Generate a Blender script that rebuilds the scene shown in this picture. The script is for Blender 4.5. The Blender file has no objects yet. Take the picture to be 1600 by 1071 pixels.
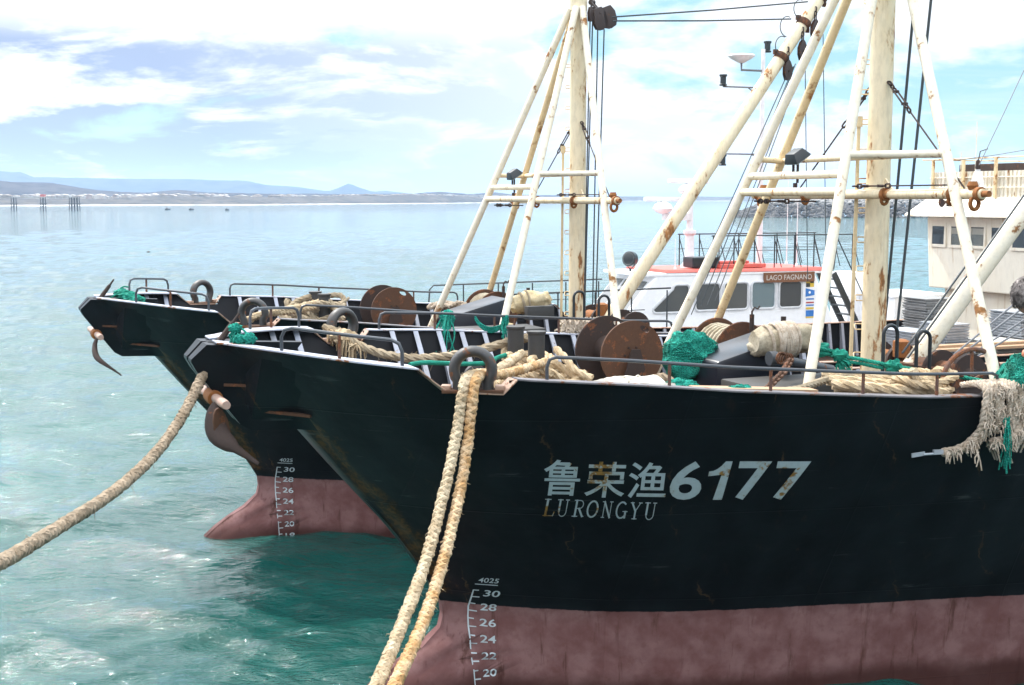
import bpy, bmesh, math, random
import numpy as np
from mathutils import Vector, Matrix, noise as mnoise
from mathutils.bvhtree import BVHTree
from mathutils.geometry import tessellate_polygon
random.seed(7)
R = math.radians
scene = bpy.context.scene
col = scene.collection
# ------------------------------------------------------------------ camera
F_PX, HZ = 2050.0, 310.1                  # focal length and horizon row, in pixels of the 1600 px wide photograph
CAM_Z = 6.06                               # metres above the water
PITCH = math.atan((535.5 - HZ) / F_PX)
cam = bpy.data.cameras.new('camera'); cam_o = bpy.data.objects.new('camera', cam); col.objects.link(cam_o)
cam.sensor_width = 36.0; cam.lens = F_PX / 1600 * 36.0; cam.clip_start = .1; cam.clip_end = 60000
cam_o.location = (0, 0, CAM_Z); cam_o.rotation_euler = (math.pi / 2 - PITCH, 0, 0)
scene.camera = cam_o
# ------------------------------------------------------------------ light, sky, exposure
SUN_AZ, SUN_EL = R(-43), R(51)            # azimuth from +Y (view direction), negative = to the left
SUN_DIR = Vector((math.sin(SUN_AZ) * math.cos(SUN_EL), math.cos(SUN_AZ) * math.cos(SUN_EL), math.sin(SUN_EL)))
scene.view_settings.view_transform = 'Standard'; scene.view_settings.look = 'None'
scene.view_settings.gamma = 1; scene.view_settings.use_curve_mapping = False
scene.view_settings.exposure = 0.60
sun = bpy.data.lights.new('sun', 'SUN'); sun.energy = 3.1; sun.angle = R(.53); sun.color = (1, .955, .88)
sun_o = bpy.data.objects.new('sun', sun); col.objects.link(sun_o)
sun_o.rotation_euler = SUN_DIR.to_track_quat('Z', 'Y').to_euler()
world = bpy.data.worlds.new('World'); scene.world = world; world.use_nodes = True

class NT:
    """short hand for building node trees"""
    def __init__(s, tree): s.t = tree
    def n(s, typ, **kw):
        nd = s.t.nodes.new(typ); ins = kw.pop('ins', {})
        for k, v in kw.items(): setattr(nd, k, v)
        for k, v in ins.items():
            if isinstance(v, bpy.types.NodeSocket): s.t.links.new(v, nd.inputs[k])
            else: nd.inputs[k].default_value = v
        return nd
    def math(s, op, a, b=None, c=None, clamp=False):
        ins = {0: a}
        if b is not None: ins[1] = b
        if c is not None: ins[2] = c
        return s.n('ShaderNodeMath', operation=op, use_clamp=clamp, ins=ins).outputs[0]
    def noise(s, vec, scale, detail=4, rough=.55, dist=0.):
        return s.n('ShaderNodeTexNoise', ins={'Vector': vec, 'Scale': scale, 'Detail': detail, 'Roughness': rough, 'Distortion': dist}).outputs['Fac']
    def ramp(s, fac, stops, interp='LINEAR'):
        nd = s.n('ShaderNodeValToRGB', ins={0: fac}); cr = nd.color_ramp; cr.interpolation = interp
        while len(cr.elements) < len(stops): cr.elements.new(.5)
        for e, (p, c) in zip(cr.elements, stops):
            e.position = p; e.color = (c, c, c, 1) if isinstance(c, (int, float)) else (*c, 1)
        return nd.outputs[0]
    def mix(s, fac, a, b, mode='MIX'):
        nd = s.n('ShaderNodeMix', data_type='RGBA', blend_type=mode)
        for k, v in ((0, fac), (6, a), (7, b)):
            if isinstance(v, bpy.types.NodeSocket): s.t.links.new(v, nd.inputs[k])
            elif k == 0: nd.inputs[k].default_value = v
            else: nd.inputs[k].default_value = (*v, 1) if len(v) == 3 else v
        return nd.outputs[2]
    def step(s, v, lo, hi):                 # smooth 0..1 between lo and hi
        return s.n('ShaderNodeMapRange', interpolation_type='SMOOTHSTEP', ins={0: v, 1: lo, 2: hi}).outputs[0]
    def mapping(s, vec, scale=(1, 1, 1), rot=(0, 0, 0), loc=(0, 0, 0)):
        return s.n('ShaderNodeMapping', ins={0: vec, 1: loc, 2: rot, 3: scale}).outputs[0]

def build_world():
    t = world.node_tree; t.nodes.clear(); N = NT(t)
    out = N.n('ShaderNodeOutputWorld'); bg = N.n('ShaderNodeBackground')
    sky = N.n('ShaderNodeTexSky', sky_type='NISHITA', sun_disc=False, sun_elevation=SUN_EL, sun_rotation=SUN_AZ,
              altitude=10, air_density=1.0, dust_density=1.2, ozone_density=1.5)
    d = N.n('ShaderNodeTexCoord').outputs['Generated']
    xyz = N.n('ShaderNodeSeparateXYZ', ins={0: d})
    z = N.math('MAXIMUM', xyz.outputs[2], 0.0)
    den = N.math('ADD', z, .26)
    px = N.math('DIVIDE', xyz.outputs[0], den); py = N.math('DIVIDE', xyz.outputs[1], den)
    p = N.n('ShaderNodeCombineXYZ', ins={0: px, 1: py, 2: 0.0}).outputs[0]
    # heavy cumulus sheet, thinning towards the east (right)
    n1 = N.noise(N.mapping(p, (1.0, .85, 1), loc=(3.1, 1.7, .2)), 2.2, 10, .58, .35)
    east = N.step(px, -.4, 2.6)
    dens = N.math('SUBTRACT', N.math('ADD', n1, .14), N.math('MULTIPLY', east, .33))
    cum = N.step(dens, .44, .56)
    # wisps of cirrus
    n2 = N.noise(N.mapping(p, (.55, 1.9, 1), rot=(0, 0, .5)), 1.6, 8, .6, .6)
    cir = N.math('MULTIPLY', N.step(n2, .48, .76), .6)
    cover = N.math('MAXIMUM', cum, cir)
    # grey-blue undersides
    n3 = N.noise(N.mapping(p, (.9, 1.1, 1), loc=(7.3, 2.2, 0)), 2.2, 7, .6, .3)
    west = N.step(px, .9, -1.1)
    thick = N.math('MAXIMUM', N.math('MULTIPLY', N.step(dens, .60, .76), .9), N.step(n3, .42, .54)); low = N.math('ADD', N.math('MULTIPLY', N.step(xyz.outputs[2], .135, .105), .85), .15)
    under = N.math('MULTIPLY', N.math('MULTIPLY', thick, low), N.math('ADD', N.math('MULTIPLY', west, .98), .12), clamp=True)
    ccol = N.mix(under, (8.6, 8.7, 8.9), (2.85, 3.4, 5.0))
    blue = N.mix(.7, sky.outputs[0], (2.3, 5.3, 6.9))
    hz = N.step(xyz.outputs[2], .10, .0)
    blue = N.mix(N.math('MULTIPLY', hz, .6), blue, (6.0, 8.3, 8.6))
    c = N.mix(N.math('MULTIPLY', cover, .96), blue, ccol)
    # added gain: upper sky brightened for fill light and water reflections, most near sun
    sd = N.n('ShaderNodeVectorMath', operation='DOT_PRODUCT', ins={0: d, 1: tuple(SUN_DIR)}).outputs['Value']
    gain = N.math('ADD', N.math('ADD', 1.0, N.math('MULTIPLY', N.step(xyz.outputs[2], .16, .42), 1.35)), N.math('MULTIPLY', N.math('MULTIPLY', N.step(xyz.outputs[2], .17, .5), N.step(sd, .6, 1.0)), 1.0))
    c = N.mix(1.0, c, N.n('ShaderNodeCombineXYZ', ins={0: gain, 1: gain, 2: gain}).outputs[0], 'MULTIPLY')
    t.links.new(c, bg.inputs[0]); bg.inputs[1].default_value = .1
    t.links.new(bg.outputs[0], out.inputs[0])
build_world()

# ------------------------------------------------------------------ poses of the ships (fitted to the photograph)
WL = 1.64                                  # draft of the near ship in metres
POSE = {1: (-0.438, 15.754, R(22.34), -WL), 2: (-4.146, 23.404, R(22.34), -WL - .094)}
def ship_matrix(k):
    x, y, a, z = POSE[k]
    return Matrix.Translation((x, y, z)) @ Matrix.Rotation(a, 4, 'Z')
SM = {k: ship_matrix(k) for k in POSE}
def L(x, s, z): return Vector((x, -s, z))            # ship coordinates: x aft, s to port, z above keel
def W(k, x, s, z): return SM[k] @ L(x, s, z)
def ray(u, v):
    up = (535.5 - v) / F_PX
    return Vector(((u - 800) / F_PX, math.cos(PITCH) + up * math.sin(PITCH), -math.sin(PITCH) + up * math.cos(PITCH)))
EYE = Vector((0, 0, CAM_Z))
def on(k, u, v, s):                       # a point of the ship's plane at lateral distance s -> (x, s, z)
    Mi = SM[k].inverted(); o = Mi @ EYE; d = Mi.to_3x3() @ ray(u, v)
    t = (-s - o.y) / d.y; p = o + d * t
    return (p.x, s, p.z)
def at(u, v, Y):                          # a point at distance Y from the quay
    r = ray(u, v); return EYE + r * (Y / r.y)
def onz(k, u, v, z):
    Mi = SM[k].inverted(); o = Mi @ EYE; d = Mi.to_3x3() @ ray(u, v)
    p = o + d * ((z - o.z) / d.z); return (p.x, -p.y, z)

# ------------------------------------------------------------------ mesh helper
def frame_from(d, ref=None):
    d = d.normalized(); ref = ref or (Vector((0, 0, 1)) if abs(d.z) < .92 else Vector((1, 0, 0)))
    u = ref.cross(d).normalized(); return u, d.cross(u).normalized()
class MB:
    def __init__(s): s.v = []; s.f = []
    def add(s, vs, fs):
        o = len(s.v); s.v += [tuple(p) for p in vs]; s.f += [tuple(i + o for i in f) for f in fs]; return s
    def tube(s, pts, r, n=8, closed=False, caps=True, flat=1.0):
        pts = [Vector(p) for p in pts]; m = len(pts); rs = r if isinstance(r, (list, tuple)) else [r] * m
        vs = []; u = None
        for i, p in enumerate(pts):
            a = pts[(i - 1) % m] if (closed or i > 0) else p; b = pts[(i + 1) % m] if (closed or i < m - 1) else p
            d = (b - a)
            if d.length < 1e-9: d = Vector((0, 0, 1))
            d.normalize()
            if u is None: u, w = frame_from(d)
            else:
                u = (u - d * u.dot(d))
                u = u.normalized() if u.length > 1e-6 else frame_from(d)[0]
                w = d.cross(u)
            for k in range(n):
                t = 2 * math.pi * k / n; vs.append(p + (u * math.cos(t) + w * math.sin(t) * flat) * rs[i])
        fs = []
        for i in range(m if closed else m - 1):
            j = (i + 1) % m
            for k in range(n): fs.append((i * n + k, i * n + (k + 1) % n, j * n + (k + 1) % n, j * n + k))
        if caps and not closed: fs.append(tuple(range(n))[::-1]); fs.append(tuple((m - 1) * n + k for k in range(n)))
        return s.add(vs, fs)
    def box(s, c, size, rot=None, taper=None):
        c = Vector(c); hx, hy, hz = [q / 2 for q in size]; vs = []
        for z in (-1, 1):
            tx, ty = (taper if (taper and z > 0) else (1, 1))
            for x, y in ((-1, -1), (1, -1), (1, 1), (-1, 1)): vs.append(Vector((x * hx * tx, y * hy * ty, z * hz)))
        if rot is not None: vs = [rot @ p for p in vs]
        return s.add([c + p for p in vs], [(3, 2, 1, 0), (4, 5, 6, 7), (0, 1, 5, 4), (1, 2, 6, 5), (2, 3, 7, 6), (3, 0, 4, 7)])
    def bar(s, a, b, w, h, up=(0, 0, 1)):
        a = Vector(a); b = Vector(b); d = (b - a).normalized(); up = Vector(up)
        if abs(d.dot(up)) > .98: up = Vector((1, 0, 0))
        u = up.cross(d).normalized() * (w / 2); v = d.cross(u).normalized() * (h / 2)
        return s.add([a - u - v, a + u - v, a + u + v, a - u + v, b - u - v, b + u - v, b + u + v, b - u + v],
                     [(3, 2, 1, 0), (4, 5, 6, 7), (0, 1, 5, 4), (1, 2, 6, 5), (2, 3, 7, 6), (3, 0, 4, 7)])
    def lathe(s, prof, o, axis=(0, 0, 1), n=16, caps=True):
        o = Vector(o); ax = Vector(axis).normalized(); u, w = frame_from(ax); vs = []; m = len(prof)
        for r, h in prof:
            for k in range(n):
                t = 2 * math.pi * k / n; vs.append(o + ax * h + (u * math.cos(t) + w * math.sin(t)) * r)
        fs = [(i * n + k, i * n + (k + 1) % n, (i + 1) * n + (k + 1) % n, (i + 1) * n + k) for i in range(m - 1) for k in range(n)]
        if caps: fs.append(tuple(range(n))[::-1]); fs.append(tuple((m - 1) * n + k for k in range(n)))
        return s.add(vs, fs)
    def prism(s, poly, d):
        """poly: 3-D points of one face; d: extrusion vector"""
        p = [Vector(q) for q in poly]; d = Vector(d); n = len(p)
        return s.add(p + [q + d for q in p], [tuple(range(n))[::-1], tuple(range(n, 2 * n))] + [(i, (i + 1) % n, n + (i + 1) % n, n + i) for i in range(n)])
    def loft(s, rings, closed_ring=True, caps=True):
        n = len(rings[0]); vs = [Vector(p) for r in rings for p in r]; fs = []
        for i in range(len(rings) - 1):
            for k in range(n if closed_ring else n - 1):
                k2 = (k + 1) % n; fs.append((i * n + k, i * n + k2, (i + 1) * n + k2, (i + 1) * n + k))
        if caps and closed_ring:
            fs.append(tuple(range(n))[::-1]); fs.append(tuple((len(rings) - 1) * n + k for k in range(n)))
        return s.add(vs, fs)
    def blob(s, c, rad, amp=.2, fr=1.5, nu=22, nv=14, seed=0., rot=None, zmin=None):
        c = Vector(c); vs = []
        for j in range(nv + 1):
            th = math.pi * j / nv
            for i in range(nu):
                ph = 2 * math.pi * i / nu
                p = Vector((math.sin(th) * math.cos(ph), math.sin(th) * math.sin(ph), math.cos(th)))
                k = 1 + amp * mnoise.fractal(p * fr + Vector((seed, seed * 1.7, 3.1)), 1.0, 2.0, 4)
                q = Vector((p.x * rad[0], p.y * rad[1], p.z * rad[2])) * k
                if rot is not None: q = rot @ q
                if zmin is not None: q.z = max(q.z, zmin)
                vs.append(c + q)
        fs = [(j * nu + i, (j + 1) * nu + i, (j + 1) * nu + (i + 1) % nu, j * nu + (i + 1) % nu) for j in range(nv) for i in range(nu)]
        return s.add(vs, fs)
    def rope(s, pts, r, pitch=None, strands=3, n=6, spp=9, jit=0.0, plait=False):
        """laid rope: strands wound round a path"""
        pts = smooth_path(pts, step=(pitch or r * 7) / spp); pitch = pitch or r * 7
        rs = r * (.62 if strands == 3 else .56); ro = r - rs * .92
        ds = [(pts[min(i + 1, len(pts) - 1)] - pts[max(i - 1, 0)]).normalized() for i in range(len(pts))]
        u, w = frame_from(ds[0]); fr = []
        for d in ds:
            u = (u - d * u.dot(d)); u = u.normalized() if u.length > 1e-6 else frame_from(d)[0]
            fr.append((u.copy(), d.cross(u)))
        acc = [0.]
        for i in range(1, len(pts)): acc.append(acc[-1] + (pts[i] - pts[i - 1]).length)
        for k in range(strands):
            hand = -1 if (plait and k % 2) else 1; path = []
            for i, p in enumerate(pts):
                t = 2 * math.pi * (hand * acc[i] / pitch + k / strands); U, V = fr[i]
                path.append(p + (U * math.cos(t) + V * math.sin(t)) * (ro * (1.12 + (.16 * math.cos(2 * math.pi * acc[i] / pitch * 2 + k * math.pi)) if plait else ro / ro)))
            rr = [rs * (1 + jit * (random.random() - .5)) for _ in path]
            s.tube(path, rr, n)
        return s
    def chain(s, a, b, link=.09, r=.012, sag=0.):
        a = Vector(a); b = Vector(b); Ln = (b - a).length; m = max(2, int(Ln / (link * .72)))
        P = [a.lerp(b, i / m) - Vector((0, 0, sag * 4 * (i / m) * (1 - i / m))) for i in range(m + 1)]
        for i in range(m):
            p, q = P[i], P[i + 1]; d = (q - p).normalized(); u, w = frame_from(d)
            if i % 2: u = w
            c = (p + q) / 2; hl = link / 2 - r; ring = []
            for k in range(10):
                t = 2 * math.pi * k / 10
                ring.append(c + d * (math.cos(t) * r * 1.7 + (hl - r * .7) * (1 if math.cos(t) > 0 else -1)) + u * math.sin(t) * r * 1.9)
            s.tube(ring, r, 5, closed=True)
        return s
    def build(s, name, mat, parent=None, smooth=40, bevel=0., origin=None, k=None, label=None, cat=None, group=None, kind=None):
        """k: points are in ship k's coordinates and the object is a world thing; origin: where the thing stands"""
        vs = [Vector(p) for p in s.v]
        if k: vs = [SM[k] @ p for p in vs]
        me = bpy.data.meshes.new(name)
        if origin == 'auto':
            lo = Vector((min(p.x for p in vs), min(p.y for p in vs), min(p.z for p in vs))); hi = Vector((max(p.x for p in vs), max(p.y for p in vs), 0))
            origin = Vector(((lo.x + hi.x) / 2, (lo.y + hi.y) / 2, lo.z))
        if origin is not None: vs = [p - Vector(origin) for p in vs]
        me.from_pydata([tuple(p) for p in vs], [], s.f); me.update()
        bm = bmesh.new(); bm.from_mesh(me); bmesh.ops.recalc_face_normals(bm, faces=bm.faces)
        if bevel: bmesh.ops.bevel(bm, geom=[e for e in bm.edges if e.is_manifold and e.calc_face_angle(0) > R(35)], offset=bevel, segments=2, affect='EDGES', profile=.6)
        bm.to_mesh(me); bm.free()
        if smooth:
            me.shade_smooth(); me.set_sharp_from_angle(angle=R(smooth))
        me.materials.append(mat)
        o = bpy.data.objects.new(name, me); col.objects.link(o)
        if parent: o.parent = parent
        if origin is not None: o.location = origin
        tag(o, label, cat, group, kind); return o
def tag(o, label=None, cat=None, group=None, kind=None):
    for k_, v_ in (('label', label), ('category', cat), ('group', group), ('kind', kind)):
        if v_: o[k_] = v_
    return o
def empty(name, loc, rz=0, label=None, cat=None, group=None):
    o = bpy.data.objects.new(name, None); col.objects.link(o); o.location = loc; o.rotation_euler = (0, 0, rz); o.empty_display_size = .3
    return tag(o, label, cat, group)
def smooth_path(pts, step=.05):
    """Catmull-Rom through the points, resampled at about step"""
    P = [Vector(p) for p in pts]; out = []
    for i in range(len(P) - 1):
        p0 = P[i - 1] if i else P[0] * 2 - P[1]; p1, p2 = P[i], P[i + 1]; p3 = P[i + 2] if i + 2 < len(P) else P[-1] * 2 - P[-2]
        m = max(1, int((p2 - p1).length / step))
        for k in range(m):
            t = k / m
            out.append(.5 * ((2 * p1) + (p2 - p0) * t + (2 * p0 - 5 * p1 + 4 * p2 - p3) * t * t + (3 * p1 - p0 - 3 * p2 + p3) * t ** 3))
    out.append(P[-1]); return out
def lerp_tab(tab, x):
    if x <= tab[0][0]: return tab[0][1]
    for (a, b), (c, d) in zip(tab, tab[1:]):
        if x <= c: return b + (d - b) * (x - a) / (c - a)
    return tab[-1][1]
def copy_tree(o, parent=None):
    c = o.copy(); col.objects.link(c)
    if parent: c.parent = parent; c.matrix_parent_inverse = o.matrix_parent_inverse.copy()
    for ch in list(o.children): copy_tree(ch, c)
    return c

# ------------------------------------------------------------------ materials
def new_mat(name):
    m = bpy.data.materials.new(name); m.use_nodes = True; t = m.node_tree; t.nodes.clear(); N = NT(t)
    out = N.n('ShaderNodeOutputMaterial'); b = N.n('ShaderNodeBsdfPrincipled'); t.links.new(b.outputs[0], out.inputs[0])
    return m, N, b
def setc(N, b, c):
    if isinstance(c, bpy.types.NodeSocket): N.t.links.new(c, b.inputs['Base Color'])
    else: b.inputs['Base Color'].default_value = (*c, 1)
def bump(N, b, h, strength=.3, dist=.02):
    bp = N.n('ShaderNodeBump', ins={'Strength': strength, 'Distance': dist, 'Height': h}); N.t.links.new(bp.outputs[0], b.inputs['Normal'])
RUST = (.20, .065, .018); RUST2 = (.075, .03, .015); RUST3 = (.36, .14, .03)
def paint(name, base, rust=.25, rough=.5, dirt=.25, scale=3., bumpy=.15, spec=.5, metal=0., rustcol=None, stretch=(1, 1, 1), streak=0.):
    """worn paint with rust patches breaking through and grime"""
    m, N, b = new_mat(name); co = N.n('ShaderNodeTexCoord').outputs['Object']; co = N.mapping(co, stretch)
    big = N.noise(co, scale, 8, .62, .3); fine = N.noise(co, scale * 6, 6, .6)
    c = N.mix(N.math('MULTIPLY', N.step(fine, .4, .75), dirt), base, tuple(q * .55 for q in base))
    c = N.mix(N.math('MULTIPLY', N.step(big, .42, .6), dirt * .9), c, tuple(q * f for q, f in zip(base, (.86, .78, .62))))
    if streak:       # brown weeps running down
        sn = N.noise(N.mapping(N.n('ShaderNodeTexCoord').outputs['Object'], (5, 5, .45)), 1.6, 6, .65)
        c = N.mix(N.math('MULTIPLY', N.step(sn, .54, .70), streak), c, (.46, .27, .09)); c = N.mix(N.math('MULTIPLY', N.step(sn, .66, .76), streak), c, (.20, .08, .02))
    mask = N.step(N.math('ADD', N.math('MULTIPLY', big, .75), N.math('MULTIPLY', fine, .25)), .70 - .32 * rust, .74 - .28 * rust)
    rc = N.mix(N.step(N.noise(co, scale * 9, 5, .6), .35, .65), rustcol or RUST2, RUST if not rustcol else tuple(q * 1.9 for q in rustcol))
    c = N.mix(mask, c, rc); setc(N, b, c)
    N.t.links.new(N.math('ADD', N.math('MULTIPLY', mask, .85 - rough), rough), b.inputs['Roughness'])
    b.inputs['Specular IOR Level'].default_value = spec; b.inputs['Metallic'].default_value = metal
    bump(N, b, N.math('ADD', N.math('MULTIPLY', fine, .6), N.math('MULTIPLY', mask, -.6)), bumpy, .01)
    return m
def cloth(name, c1, c2, scale=8, rough=.9, bscale=60, bstr=.4, trans=0.):
    m, N, b = new_mat(name); co = N.n('ShaderNodeTexCoord').outputs['Object']
    n = N.noise(co, scale, 6, .6); f = N.noise(co, bscale, 4, .6)
    c = N.mix(N.step(n, .35, .65), c1, c2); c = N.mix(N.math('MULTIPLY', N.step(f, .4, .7), .45), c, tuple(q * .5 for q in c1)); setc(N, b, c)
    b.inputs['Roughness'].default_value = rough; b.inputs['Specular IOR Level'].default_value = .2
    bump(N, b, f, bstr, .02); return m
def plain(name, c, rough=.5, metal=0., var=.82):
    m, N, b = new_mat(name); co = N.n('ShaderNodeTexCoord').outputs['Object']; n = N.noise(co, 7, 6, .6)
    setc(N, b, N.mix(N.step(n, .3, .7), tuple(q * var for q in c), c)); b.inputs['Roughness'].default_value = rough; b.inputs['Metallic'].default_value = metal
    return m
M = {}
def net_mat():
    m, N, b = new_mat('green_net'); co = N.n('ShaderNodeTexCoord').outputs['Object']; n = N.noise(co, 6, 6, .6)
    v = N.n('ShaderNodeTexVoronoi', feature='DISTANCE_TO_EDGE', ins={'Vector': co, 'Scale': 34., 'Randomness': .8}).outputs['Distance']
    hole = N.step(v, .06, .16); c = N.mix(N.step(n, .35, .65), (.010, .21, .155), (.03, .36, .27)); c = N.mix(N.step(N.noise(co, 2.5, 5, .6), .52, .68), c, (.05, .24, .17))
    setc(N, b, N.mix(N.math('MULTIPLY', hole, .62), c, (.004, .07, .055))); b.inputs['Roughness'].default_value = .9; b.inputs['Specular IOR Level'].default_value = .15
    bump(N, b, N.math('SUBTRACT', N.noise(co, 40, 4, .6), hole), .6, .015); return m
M['cream'] = paint('cream_mast_paint', (.78, .66, .46), .46, .5, .4, 2.0, .1, stretch=(1.5, 1.5, .5), rustcol=(.21, .088, .025), streak=.60)
M['white_pipe'] = paint('white_pipe_paint', (.74, .67, .54), .42, .45, .35, 2.2, .1, rustcol=(.17, .075, .022), streak=.12)
M['tan_pipe'] = paint('tan_pipe_paint', (.70, .54, .32), .50, .5, .35, 2.0, .1, rustcol=(.20, .09, .025))
M['white'] = paint('white_house_paint', (.86, .79, .66), .20, .5, .18, 1.4, .06, stretch=(1, 1, .35), streak=.55)
M['slats'] = paint('rusty_slat_paint', (.78, .73, .62), .40, .6, .5, 2.5, .1, rustcol=(.20, .09, .03), stretch=(2.5, 2.5, .5))
M['boat_white'] = plain('clean_boat_white', (.90, .90, .92), .35, var=.94)
M['boat_red'] = plain('faded_red_deck_paint', (.66, .13, .10), .6)
M['pink'] = plain('pinkish_white_paint', (.84, .79, .80), .45)
M['black_rail'] = plain('black_rail_paint', (.018, .022, .024), .4)
M['rail'] = paint('dark_rail_paint', (.05, .055, .065), .30, .38, .4, 5, .15)
M['rail_rust'] = paint('rusty_post_paint', (.10, .05, .035), .7, .7, .4, 6, .2)
M['cap'] = paint('pale_cap_paint', (.38, .40, .48), .42, .42, .45, 3.5, .1, rustcol=(.15, .055, .018))
M['cap_dark'] = paint('dark_cap_paint', (.13, .12, .13), .45, .5, .4, 3, .15)
M['cap_rust'] = paint('rusty_cap_paint', (.34, .22, .16), .55, .6, .4, 4, .15)
M['frame'] = paint('pale_frame_paint', (.33, .35, .42), .32, .5, .4, 4, .12)
M['inner'] = paint('bulwark_inner_paint', (.010, .010, .012), .22, .75, .3, 3, .1, spec=.12)
M['rust'] = paint('rusted_iron', (.085, .036, .016), .55, .85, .5, 5, .4)
M['rust_dark'] = paint('dark_rusted_iron', (.036, .020, .015), .42, .8, .5, 5, .35)
M['rust_orange'] = paint('orange_rust', (.26, .095, .022), .35, .85, .5, 6, .35)
M['deck'] = paint('worn_deck', (.045, .028, .02), .5, .85, .5, 1.5, .2, spec=.15)
M['hatch'] = paint('black_blue_hatch_paint', (.011, .012, .019), .10, .30, .25, 3, .08)
M['hatch_grey'] = paint('dark_grey_hatch_paint', (.045, .042, .04), .22, .6, .4, 4, .12)
M['bollard'] = paint('black_bollard_paint', (.035, .033, .032), .3, .6, .5, 8, .2)
M['block'] = paint('dark_block_paint', (.045, .028, .024), .35, .6, .4, 12, .2)
M['wire'] = plain('steel_wire', (.035, .045, .05), .5)
M['wire_grey'] = plain('grey_steel_wire', (.16, .16, .17), .45)
M['rope'] = cloth('hemp_rope', (.44, .32, .19), (.60, .47, .31), 9, .9, 90, .5)
M['rope_orange'] = cloth('stained_hemp_rope', (.42, .24, .10), (.60, .45, .29), 5, .9, 90, .5)
M['rope_mid'] = cloth('brown_hawser', (.22, .165, .11), (.36, .28, .20), 7, .9, 90, .6)
M['rope_warp'] = cloth('pale_warp', (.40, .30, .185), (.60, .49, .34), 6, .95, 90, .7)
M['rope_grey'] = cloth('weathered_rope', (.27, .21, .135), (.38, .31, .22), 9, .9, 90, .5)
M['rope_pale'] = cloth('bleached_rope', (.40, .32, .24), (.58, .49, .40), 14, .95, 80, .6)
M['green'] = net_mat()
M['green_rope'] = cloth('green_rope', (.01, .17, .12), (.02, .27, .19), 9, .85, 90, .5)
M['canvas'] = cloth('pale_canvas', (.30, .25, .17), (.47, .41, .31), 4, .9, 40, .25)
M['canvas_tan'] = cloth('tan_canvas', (.56, .43, .24), (.68, .56, .36), 4, .9, 40, .3)
M['tarp'] = cloth('white_tarpaulin', (.50, .46, .38), (.60, .56, .48), 5, .6, 30, .2)
M['wood'] = paint('weathered_wood', (.40, .26, .16), .2, .8, .4, 3, .15, rustcol=(.15, .09, .05), stretch=(.4, 4, 4))
M['tray'] = plain('grey_fish_tray', (.42, .45, .49), .45, .3)
M['tray_dark'] = plain('dark_grey_tray', (.27, .27, .27), .55, .2); M['tray_pale'] = plain('pale_tray', (.60, .58, .54), .6); M['float'] = plain('orange_float', (.62, .22, .12), .5)
M['lettering'] = paint('white_lettering', (.46, .52, .55), .52, .6, .3, 2.6, .02, rustcol=(.20, .10, .02))
M['mark'] = plain('white_draft_mark', (.55, .60, .63), .6)
M['lamp_grey'] = plain('dark_lamp_housing', (.018, .024, .028), .45)
M['glass_lamp'] = plain('lamp_glass', (.35, .38, .38), .15)
def glass(name, c, rough=.05):
    m, N, b = new_mat(name); setc(N, b, c); b.inputs['Roughness'].default_value = rough; b.inputs['Specular IOR Level'].default_value = .7
    return m
M['pane'] = glass('dark_window_pane', (.045, .05, .055))
M['pane_grey'] = glass('grey_window_pane', (.085, .09, .09), .08)
def clear_pane(name, tint, a):
    m, N, b = new_mat(name); setc(N, b, tint); b.inputs['Roughness'].default_value = .03; b.inputs['Alpha'].default_value = a; return m
M['pane_clear'] = clear_pane('see_through_pane', (.10, .14, .15), .4)
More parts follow.
